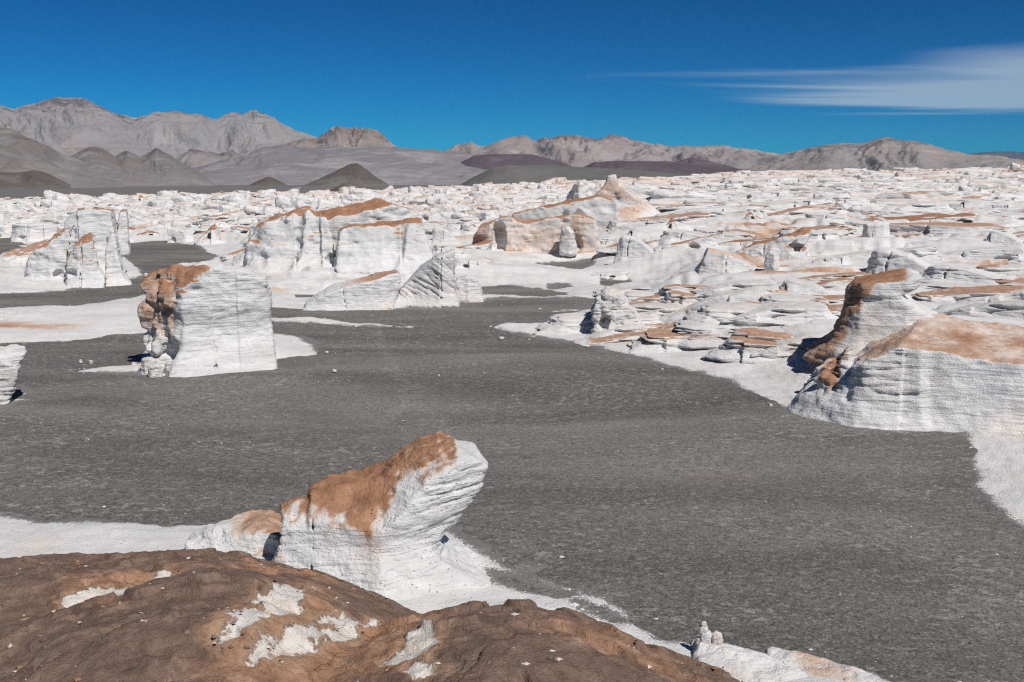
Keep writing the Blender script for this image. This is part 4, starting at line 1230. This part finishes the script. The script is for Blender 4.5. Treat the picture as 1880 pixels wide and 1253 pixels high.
# ------------------------------------------------------------------ yardang variants for the pumice field
def make_variant(seed, style):
    R = random.Random(seed)
    u = R.uniform
    L, H = 3.0, 2.4
    if style == 'ramp':           # rises to the right, blunt right end
        fr = [(-L, -0.6), (-L, 0.15), (-L * 0.5, H * u(0.3, 0.45)), (L * 0.2, H * u(0.65, 0.8)), (L * 0.75, H), (L * u(0.92, 1.0), H * u(0.85, 0.95)), (L * u(0.78, 0.95), H * 0.5), (L * 0.9, 0.2), (L * 1.05, -0.6)]
    elif style == 'tail':         # blunt left end, falls away to the right
        fr = [(-L * 0.95, -0.6), (-L * u(0.8, 0.92), H * 0.5), (-L * u(0.85, 1.0), H * u(0.8, 0.95)), (-L * 0.6, H), (-L * 0.05, H * u(0.75, 0.9)), (L * 0.45, H * u(0.3, 0.5)), (L, 0.12), (L * 1.1, -0.6)]
    elif style == 'block':
        fr = [(-L * 0.95, -0.6), (-L * u(0.85, 0.95), H * 0.6), (-L * u(0.8, 0.95), H * u(0.85, 0.95)), (-L * 0.2, H * u(0.9, 1.0)), (L * 0.6, H * u(0.92, 1.0)), (L * u(0.8, 0.95), H * u(0.7, 0.95)), (L * 0.85, H * 0.3), (L * 1.05, -0.6)]
    elif style == 'ledge':        # low, stepped, both ends running out
        fr = [(-L * 1.05, -0.6), (-L * 0.95, 0.25), (-L * 0.6, H * u(0.4, 0.6)), (-L * 0.1, H * u(0.7, 0.9)), (L * u(0.3, 0.5), H), (L * u(0.55, 0.7), H * u(0.8, 0.95)), (L * 0.72, H * 0.55), (L * 0.95, 0.3), (L * 1.05, -0.6)]
    elif style == 'slab':
        fr = [(-L, -0.6), (-L * 0.95, H * 0.35), (-L * 0.5, H * u(0.55, 0.7)), (L * 0.3, H * u(0.75, 0.9)), (L * 0.9, H * u(0.8, 1.0)), (L, H * 0.7), (L * 0.8, H * 0.45), (L * 1.0, 0.1), (L * 1.05, -0.6)]
    else:                         # horn: narrow peak
        fr = [(-L, -0.6), (-L * 0.85, 0.15), (-L * 0.35, H * 0.45), (L * u(-0.1, 0.1), H * 0.8), (L * u(0.2, 0.35), H), (L * 0.45, H * 0.7), (L * 0.55, H * 0.35), (L * 0.95, 0.1), (L * 1.05, -0.6)]
    d = u(1.1, 1.7) * (1.25 if style == 'block' else 1.0)
    pl = [(-L * 1.05, u(-0.2, 0.4)), (-L * 0.6, -d * u(0.5, 0.9)), (L * u(-0.2, 0.2), -d), (L * 0.6, -d * u(0.7, 1.0)), (L * 1.05, u(-0.6, 0.2)), (L * 1.05, d * 0.7), (L * 0.3, d * 1.2), (-L * 0.6, d), (-L * 1.05, d * 0.6)]
    bl = [(u(-2.2, -0.4), u(-0.55, 0.35)), (u(0.2, 1.6), u(-0.4, 0.5))]
    cr = [(c, u(-0.1, 0.1), 0.06, 0.3) for c, _ in bl[:1]]
    holes = [(u(-2, 2), -d * 0.9, u(0.2, 1.0), u(0.4, 0.8), 0.7, u(0.3, 0.7)) for _ in range(R.choice((0, 1, 1, 2)))]
    cuts = []
    for _ in range(4):
        a = u(0, 2 * pi); n = np.array([cos(a), sin(a) * 0.8, u(-0.1, 0.5)]); n /= np.linalg.norm(n)
        cuts.append((*n, abs(n[0]) * L * u(0.62, 0.9) + abs(n[1]) * d * u(0.6, 0.95) + max(n[2], 0) * H * u(0.5, 0.9)))
    sl = u(0.0, 0.35)
    zt = lambda x, y, z: (z - (H * 1.0 + sl * y)) * 0.9
    v, q, n = carve_rock(fr, pl, 0.088, seed=seed, flare=(u(0.5, 1.3), 0.6), lump=u(0.12, 0.24) * (0.6 if style == 'block' else 1.0), lump_s=u(1.0, 1.8), strata=0.30 if style == 'ledge' else 0.08, strata_f=1.3 if style == 'ledge' else 2.8, blocks=bl, cracks=() if style == 'ledge' else cr,
                         holes=() if style == 'ledge' else holes, cuts=cuts, top=zt, diag=u(-0.15, 0.15), round_k=0.15)
    rust = top_rust(v, n, 0.5, 0.8, R.choice((0.0, 0.1, 0.2, 0.45, 0.7, 0.95)), seed, zlo=0.7)
    VRUST.append(float((rust > 0.4).mean()) > 0.04)
    return new_mesh('pumice_rock', v, q, M_ROCK, {'rust': np.maximum(rust, 0.06)}), (v, q, rust)


STYLES = ['ramp', 'tail', 'block', 'slab', 'horn', 'ramp', 'block', 'tail', 'slab', 'ramp', 'tail', 'block', 'ramp', 'slab', 'tail', 'horn']
STYLES += ['ledge'] * 4
VRUST = []
VAR = [make_variant(700 + i, st)[0] for i, st in enumerate(STYLES)]


def put_variant(vi, x, y, z, w, h, dep, rz, mirror, label, group, name='pumice_rock', cat='rock'):
    return link(name, VAR[vi], label, cat, group, loc=(x, y, z), rz=rz, scale=((-1 if mirror else 1) * w / 6.0, dep * w / 6.0, h / 2.4))


GP = 'pumice rocks standing in the white field'
TAKEN = []
for (px, py, w, h, vi, mir, dep, lab) in [
        (1178, 470, 84, 54, 7, 0, 1.0, 'square-headed white rock with a dark left side, right of the cave-pocked wall'),
        (1258, 456, 112, 36, 0, 0, 1.0, 'low white ramp with an orange edge, right of the square-headed rock'),
        (1345, 500, 110, 50, 14, 0, 1.0, 'dark-stepped rock just left of the round white boulder'),
        (1424, 470, 110, 62, 5, 0, 1.0, 'white rock with rust-brown sloping roof above the round boulder'),
        (1612, 434, 40, 34, 2, 0, 0.9, 'squat bright block on the right field left of the long dark-niched wall'),
        (1742, 426, 190, 30, 6, 0, 0.6, 'long low wall with dark niches on the right field'),
        (1684, 504, 140, 64, 7, 0, 1.0, 'large pale rock with a dark alcove in its face on the right field'),
        (1630, 478, 170, 34, 9, 0, 0.8, 'long rust-brown ramp behind the pale rock with the alcove'),
        (1856, 448, 62, 26, 1, 0, 1.0, 'dark-ended white rock near the right picture edge'),
        (1806, 472, 112, 24, 8, 0, 0.8, 'broken orange-grey ledge near the right picture edge'),
        (1320, 578, 190, 74, 10, 1, 0.9, 'broad smooth white rise in the middle of the right bank'),
        (1118, 508, 66, 18, 13, 0, 1.0, 'small jointed block at the edge of the narrow ash pocket'),
        (1532, 480, 56, 18, 3, 0, 1.0, 'flat stacked slab on the right field between ramp and boulder'),
        (1402, 366, 96, 24, 3, 0, 1.0, 'long orange-washed mound with a dark flank on the far right field'),
        (382, 446, 64, 36, 4, 0, 1.2, 'rounded white rock behind the left ash tongue'),
        (330, 446, 46, 28, 8, 1, 1.2, 'cream rock at the end of the left ash tongue'),
        (252, 374, 36, 15, 4, 0, 1.5, 'cream dome standing above the far left skyline of the field'),
        (862, 490, 80, 22, 13, 1, 1.0, 'dark-sided flat rock right of the sheer wall'),
        (415, 400, 30, 22, 2, 1, 1.0, 'small block with a black cleft behind the left ash tongue'),
        (1846, 560, 130, 40, 9, 0, 1.2, 'smooth brown-washed rise right of the beaked rock'),
        (1500, 545, 120, 36, 1, 0, 1.0, 'low layered grey rock left of the beaked rock'),
        (1800, 520, 150, 34, 7, 0, 1.0, 'long layered white slope below the broken orange ledge'),
        (1230, 412, 40, 26, 4, 0, 1.0, 'sharp white horn with a dark side on the middle right field'),
        (1385, 405, 44, 22, 4, 1, 1.0, 'small dark-faced horn above the brown-roofed rock'),
        (820, 440, 60, 28, 10, 0, 1.0, 'grey notched block just right of the sheer wall crest'),
        (60, 440, 80, 30, 11, 0, 1.0, 'low grey blocks left of the tall left outcrop'),
        (470, 480, 90, 40, 8, 0, 1.2, 'smooth white shoulder left of the sheer middle wall'),
        ]:
    if px > 1100:
        w *= 1.25; h *= 0.8
    x, y, z = hit(px, py)
    m = math.hypot(math.hypot(x, y), HC - z) / F
    zg = float(np.min(ground_h(np.array([x, x - w * m * 0.4, x + w * m * 0.4]), np.array([y, y, y]))))
    put_variant(vi, x, y + 0.3 * w * m * dep * 0.5, zg - 0.1, w * m, h * m + (z - zg) * 0.5, dep, -math.atan2(x, y) + random.uniform(-0.1, 0.1), mir, lab, GP)
    TAKEN.append((x, y, w * m * 0.5))
sp = Spot(1414, 494)
hero('boulder', 'round white boulder with a black shadow side on the right field', sp,
     [(1398, 500), (1398, 480), (1404, 467), (1414, 461), (1426, 464), (1433, 476), (1433, 488), (1426, 500)], [(1398, -0.5), (1416, -0.9), (1434, -0.4), (1430, 0.6), (1400, 0.7)], 0.07,
     lambda v, n: 0.03 + 0 * v[:, 0], lump=0.1, strata=0.03, strata_f=2, seed=59, round_k=0.5)

# long low layered slabs stepping up the right bank
GL = 'low layered slabs stepping up the right bank'
RB = random.Random(77)
for i in range(84):
    px = RB.uniform(1100, 1900); py = RB.uniform(500, 655)
    if px > 1460 and py > 575 or (1560 < px < 1720 and py > 505):
        continue
    x, y, z = hit(px, py)
    if ash_sd(np.array([x]), np.array([y]))[0] < 2.5:
        continue
    m = math.hypot(math.hypot(x, y), HC - z) / F
    w = RB.uniform(4.0, 9.5)
    vi = RB.choice((16, 17, 18, 19))
    put_variant(vi, x, y, z - 0.35, w, RB.uniform(0.55, 1.15), RB.uniform(0.55, 0.9), -math.atan2(x, y) + RB.uniform(-0.25, 0.3), RB.random() < 0.3,
                '%s layered white slab%s on the right bank, %s' % ('long low' if w > 6.8 else 'short low', ' with brown top' if VRUST[vi] else '', 'near its ash tip' if px < 1250 else ('in its middle' if px < 1480 else 'near the beaked rock')
                                                                   if py > 560 else ('behind its ash tip' if px < 1250 else ('behind its middle' if px < 1480 else 'behind the beaked rock'))), GL, 'layered_rock', 'rock')

# rocks of the field: the nearest and largest as individuals
cand = []
R2 = np.random.default_rng(19)
n = 2600
rr_ = np.sqrt(R2.uniform(62 ** 2, 230 ** 2, n)); aa = R2.uniform(-0.50, 0.50, n)
cx, cy = rr_ * np.sin(aa), rr_ * np.cos(aa)
sdv = ash_sd(cx, cy)
GF = ['low white pumice rock in the crowded middle of the field', 'rocks of the crowded pumice field']
HEROXY = [(o.location.x, o.location.y) for o in COL.objects if o.get('category') in ('rock', 'stone', 'boulder') and math.hypot(o.location.x, o.location.y) > 55]
kept = []
for i in range(n):
    x, y, r = cx[i], cy[i], rr_[i]
    w = R2.uniform(3.0, 8.5) * (0.75 + r / 320)
    if sdv[i] < 1.2 + w * 0.35 or r < (100 if x < 0.02 * y else 66):
        continue
    if any((x - a) ** 2 + (y - b) ** 2 < (0.45 * (w + ww)) ** 2 for a, b, ww in kept):
        continue
    if any((x - a) ** 2 + (y - b) ** 2 < (w * 0.6 + 4.0) ** 2 for a, b in HEROXY):
        continue
    # keep the lines of sight to the mapped rocks clear
    if any(y < b and abs(x - a * y / b) < 0.6 * w + 2.5 and b - y < 14 for a, b in HEROXY):
        continue
    kept.append((x, y, w))
    if len(kept) >= 235:
        break
kx = np.array([k[0] for k in kept]); ky = np.array([k[1] for k in kept])
kz = ground_h(kx, ky)
SHAPE = {'ramp': 'ramp-shaped rock', 'tail': 'tapering rock', 'block': 'blocky rock', 'slab': 'slab of rock', 'horn': 'pointed rock', 'ledge': 'stepped rock'}
WHERE = ['at the left picture edge', 'behind the tall left outcrop', 'beyond the left ash tongue', 'behind the stepped ridge', 'behind the sheer middle wall', 'left of the cave-pocked wall',
         'around the orange peak', 'right of the orange peak', 'left of the beaked rock', 'behind the beaked rock', 'towards the right picture edge']
PV = np.array([1.0, 1.0, 1.0, 0.35, 1.0, 1.0, 1.0, 1.0, 1.0, 1.0, 1.0, 1.0, 0.35, 1.5, 1.5, 1.5, 1.5, 0.35, 0.35, 0.35]); PV /= PV.sum()
for (x, y, w), z in zip(kept, kz):
    r = math.hypot(x, y)
    h = w * R2.uniform(0.09, 0.24)
    if x > 0.12 * y:
        w *= 1.5; h *= 0.9
    vi = int(R2.choice((0, 1, 3, 4, 5, 7, 8, 9, 10, 12, 13, 14, 15, 16, 17, 18, 19, 2, 6, 11), p=PV))
    px = PW / 2 + F * x / y * cos(PITCH)
    where = WHERE[int(np.searchsorted([100, 250, 450, 620, 800, 1000, 1200, 1400, 1560, 1750], px))]
    depth = 'in the near rows' if r < 115 else ('further back' if r < 165 else 'far back')
    lab = '%s white %s%s, %s %s' % ('long' if w > 8 else ('small' if w < 5 else 'medium'), SHAPE[STYLES[vi]], ' with brown top' if VRUST[vi] else '', depth, where)
    put_variant(vi, x, y, z - 0.25, w, h + 0.25, R2.uniform(0.8, 1.4), -math.atan2(x, y) + R2.normal(0, 0.28), R2.random() < 0.35, lab, 'rocks of the crowded pumice field', 'field_rock')

# the rest of the field as one mass
LOW = []
for i, st in enumerate(['ramp', 'tail', 'block', 'horn', 'slab', 'block']):
    R = random.Random(900 + i); u = R.uniform
    L, H = 3.0, 2.4
    k = {'ramp': [(-L, -0.8), (-L, 0.1), (L * 0.3, H * 0.7), (L * 0.85, H), (L * 0.8, 0.4), (L, -0.8)], 'tail': [(-L * 0.9, -0.8), (-L * 0.9, H), (0, H * 0.8), (L, 0.1), (L, -0.8)],
         'block': [(-L * 0.9, -0.8), (-L * 0.8, H * 0.9), (L * 0.7, H), (L * 0.9, -0.8)], 'horn': [(-L, -0.8), (-L * 0.3, H * 0.5), (L * 0.3, H), (L * 0.5, 0.4), (L, -0.8)],
         'slab': [(-L, -0.8), (-L, H * 0.4), (L * 0.9, H * 0.9), (L, -0.8)]}[st]
    v, q, nn = carve_rock(k, [(-L, 0), (0, -1.5), (L, -0.4), (L, 1), (0, 1.5), (-L, 0.8)], 0.62, seed=900 + i, lump=0.35, lump_s=1.4, strata=0.0, fine=0.0, zmin=-0.7, blocks=[(u(-1, 1), u(-0.5, 0.5))])
    LOW.append((v, q, top_rust(v, nn, 0.4, 0.8, (0.9, 0.3, 0.5, 0.7, 1.0, 0.2)[i], i)))
n = 5200
rr_ = 195 * (900 / 195) ** R2.uniform(0, 1, n) ** 0.8; aa = R2.uniform(-0.53, 0.53, n)
cx, cy = rr_ * np.sin(aa), rr_ * np.cos(aa)
pxs = PW / 2 + F * np.tan(aa) * cos(PITCH)
ok = (rr_ < far_D(pxs) * 1.03) & (ash_sd(cx, cy) > 2.5)
cx, cy, rr_ = cx[ok], cy[ok], rr_[ok]
cz = ground_h(cx, cy)
VV, QQ, RU = [], [], []
off = 0
for i in range(len(cx)):
    v, q, ru = LOW[int(R2.choice(6, p=(0.22, 0.28, 0.14, 0.12, 0.16, 0.08)))]
    w = R2.uniform(2.4, 10.0) * (0.8 + rr_[i] / 800); s_ = w / 6
    h = s_ * R2.uniform(0.22, 0.6) * (1.55 if R2.random() < 0.06 + 0.10 * (rr_[i] > 420) else 1)
    a = R2.normal(0, 0.3)
    lng = 1.0 + 1.1 * float(sstep(-0.1, 0.2, cx[i] / cy[i])) * (R2.random() < 0.75)
    p = v * np.array([s_ * lng, s_ * R2.uniform(0.8, 1.3), h / lng ** 0.5])
    ca, sa = cos(a), sin(a)
    VV.append(np.stack([p[:, 0] * ca - p[:, 1] * sa + cx[i], p[:, 0] * sa + p[:, 1] * ca + cy[i], p[:, 2] + cz[i]], 1))
    QQ.append(q + off); RU.append(np.clip(ru * R2.choice((0.1, 0.35, 0.6)) + R2.uniform(-0.1, 0.22) + 0.12 * (rr_[i] > 450), 0.0, 1)); off += len(v)
VV = np.concatenate(VV)
jit = np.stack([pn3(VV[:, 0] * 0.6, VV[:, 1] * 0.6, VV[:, 2] * 0.6, 950 + k) for k in range(3)], 1) * 0.35
link('far_pumice_field', new_mesh('far_pumice_field', VV + jit, np.concatenate(QQ), M_FAR, {'rust': np.concatenate(RU)}, smooth=False),
     'mass of countless small white and rust pumice rocks reaching the foot of the mountains', 'rock field', kind='stuff')

# pale pebbles strewn thinly over the ash
n = 2600
rr_ = np.sqrt(R2.uniform(13 ** 2, 85 ** 2, n)); aa = R2.uniform(-0.6, 0.6, n)
cx, cy = rr_ * np.sin(aa), rr_ * np.cos(aa)
sdv = ash_sd(cx, cy)
ok = (sdv < -0.1) & (R2.random(n) < 0.35 + 0.65 * np.exp(np.minimum(sdv, 0) / 1.2))
cx, cy = cx[ok], cy[ok]
cz = ash_h(cx, cy)
oct_v = np.array([(1, 0, 0), (0, 1, 0), (-1, 0, 0), (0, -1, 0), (0, 0, 1), (0.6, 0.6, -0.5), (-0.6, 0.5, -0.5), (0, -0.7, -0.5)])
oct_f = np.array([(0, 1, 4), (1, 2, 4), (2, 3, 4), (3, 0, 4), (1, 0, 5), (2, 1, 6), (3, 2, 7), (0, 3, 7)])
m = len(cx)
sz = 0.012 + 0.028 * R2.random(m) ** 4
P = oct_v[None] * (1 + 0.3 * R2.normal(size=(m, 8, 3))) * sz[:, None, None] * np.array([1.3, 1, 0.7]) + np.stack([cx, cy, cz + sz * 0.2], 1)[:, None, :]
link('ash_pebbles', new_mesh('ash_pebbles', P.reshape(-1, 3), (oct_f[None] + 8 * np.arange(m)[:, None, None]).reshape(-1, 3), M_ROCK, {'rust': np.repeat(R2.uniform(0, 0.3, m), 8)}, smooth=False),
     'pale pumice pebbles strewn thinly over the dark ash', 'pebbles', kind='stuff')

# broken white rubble along the foot of the rocks and the edge of the ash
n = 9000
rr_ = np.sqrt(R2.uniform(17 ** 2, 95 ** 2, n)); aa = R2.uniform(-0.56, 0.56, n)
cx, cy = rr_ * np.sin(aa), rr_ * np.cos(aa)
sdv = ash_sd(cx, cy)
clump = pn2(cx / 3.5, cy / 3.5, 311)
ok = (np.abs(sdv) < 1.6) & (R2.random(n) < 0.75 * np.exp(-np.abs(sdv) / 0.5) * sstep(-0.1, 0.45, clump) + 0.05)
cx, cy = cx[ok], cy[ok]
cz = ground_h(cx, cy)
m_ = len(cx)
sz = 0.02 + 0.08 * R2.random(m_) ** 4
P = oct_v[None] * (1 + 0.28 * R2.normal(size=(m_, 8, 3))) * sz[:, None, None] * np.array([1.3, 1, 0.65]) + np.stack([cx, cy, cz + sz * 0.15], 1)[:, None, :]
link('edge_rubble', new_mesh('edge_rubble', P.reshape(-1, 3), (oct_f[None] + 8 * np.arange(m_)[:, None, None]).reshape(-1, 3), M_ROCK, {'rust': np.repeat(R2.uniform(0, 0.25, m_), 8)}, smooth=False),
     'broken white pumice chips along the edge of the ash', 'rubble', kind='stuff')

# loose chips and grit lying on the brown crust
n = 2600
rr_ = R2.uniform(3.0, 8.4, n); aa = R2.uniform(-0.62, 0.32, n)
cx, cy = rr_ * np.sin(aa), rr_ * np.cos(aa)
keep = pn2(cx / 0.6, cy / 0.6, 301) + 0.5 * pn2(cx / 0.15, cy / 0.15, 302) > 0.02
cx, cy = cx[keep], cy[keep]
cz = outcrop_h(cx, cy)
m_ = len(cx)
sz = 0.004 + 0.016 * R2.random(m_) ** 3
P = oct_v[None] * (1 + 0.3 * R2.normal(size=(m_, 8, 3))) * sz[:, None, None] * np.array([1.3, 1, 0.6]) + np.stack([cx, cy, cz + sz * 0.15], 1)[:, None, :]
link('crust_chips', new_mesh('crust_chips', P.reshape(-1, 3), (oct_f[None] + 8 * np.arange(m_)[:, None, None]).reshape(-1, 3), M_CRUST,
     {'bare': np.repeat(np.where(R2.random(m_) < 0.25, 1.2, -0.5), 8), 'orange': np.repeat(R2.uniform(0, 1, m_), 8)}, smooth=False), 'loose chips and grit lying on the brown outcrop', 'grit', kind='stuff')

# ------------------------------------------------------------------ air between the eye and the mountains
m = bpy.data.materials.new('haze')
m.use_nodes = True
t = m.node_tree
t.nodes.remove(t.nodes['Principled BSDF'])
pv = N(t, 'ShaderNodeVolumePrincipled', ins={'Color': (0.36, 0.64, 1.0, 1), 'Density': 1.0e-5, 'Anisotropy': 0.0})
t.links.new(pv.outputs[0], t.nodes['Material Output'].inputs['Volume'])
hx, y0, y1, z0, z1 = 30000, -2000, 34000, -60, 1500
v = [(sx, sy, sz) for sz in (z0, z1) for sy in (y0, y1) for sx in (-hx, hx)]
fc = [(0, 2, 3, 1), (4, 5, 7, 6), (0, 1, 5, 4), (2, 6, 7, 3), (0, 4, 6, 2), (1, 3, 7, 5)]
link('haze', new_mesh('haze', v, fc, m, smooth=False), 'thin pale blue haze between the eye and the far mountains', 'haze', kind='stuff')
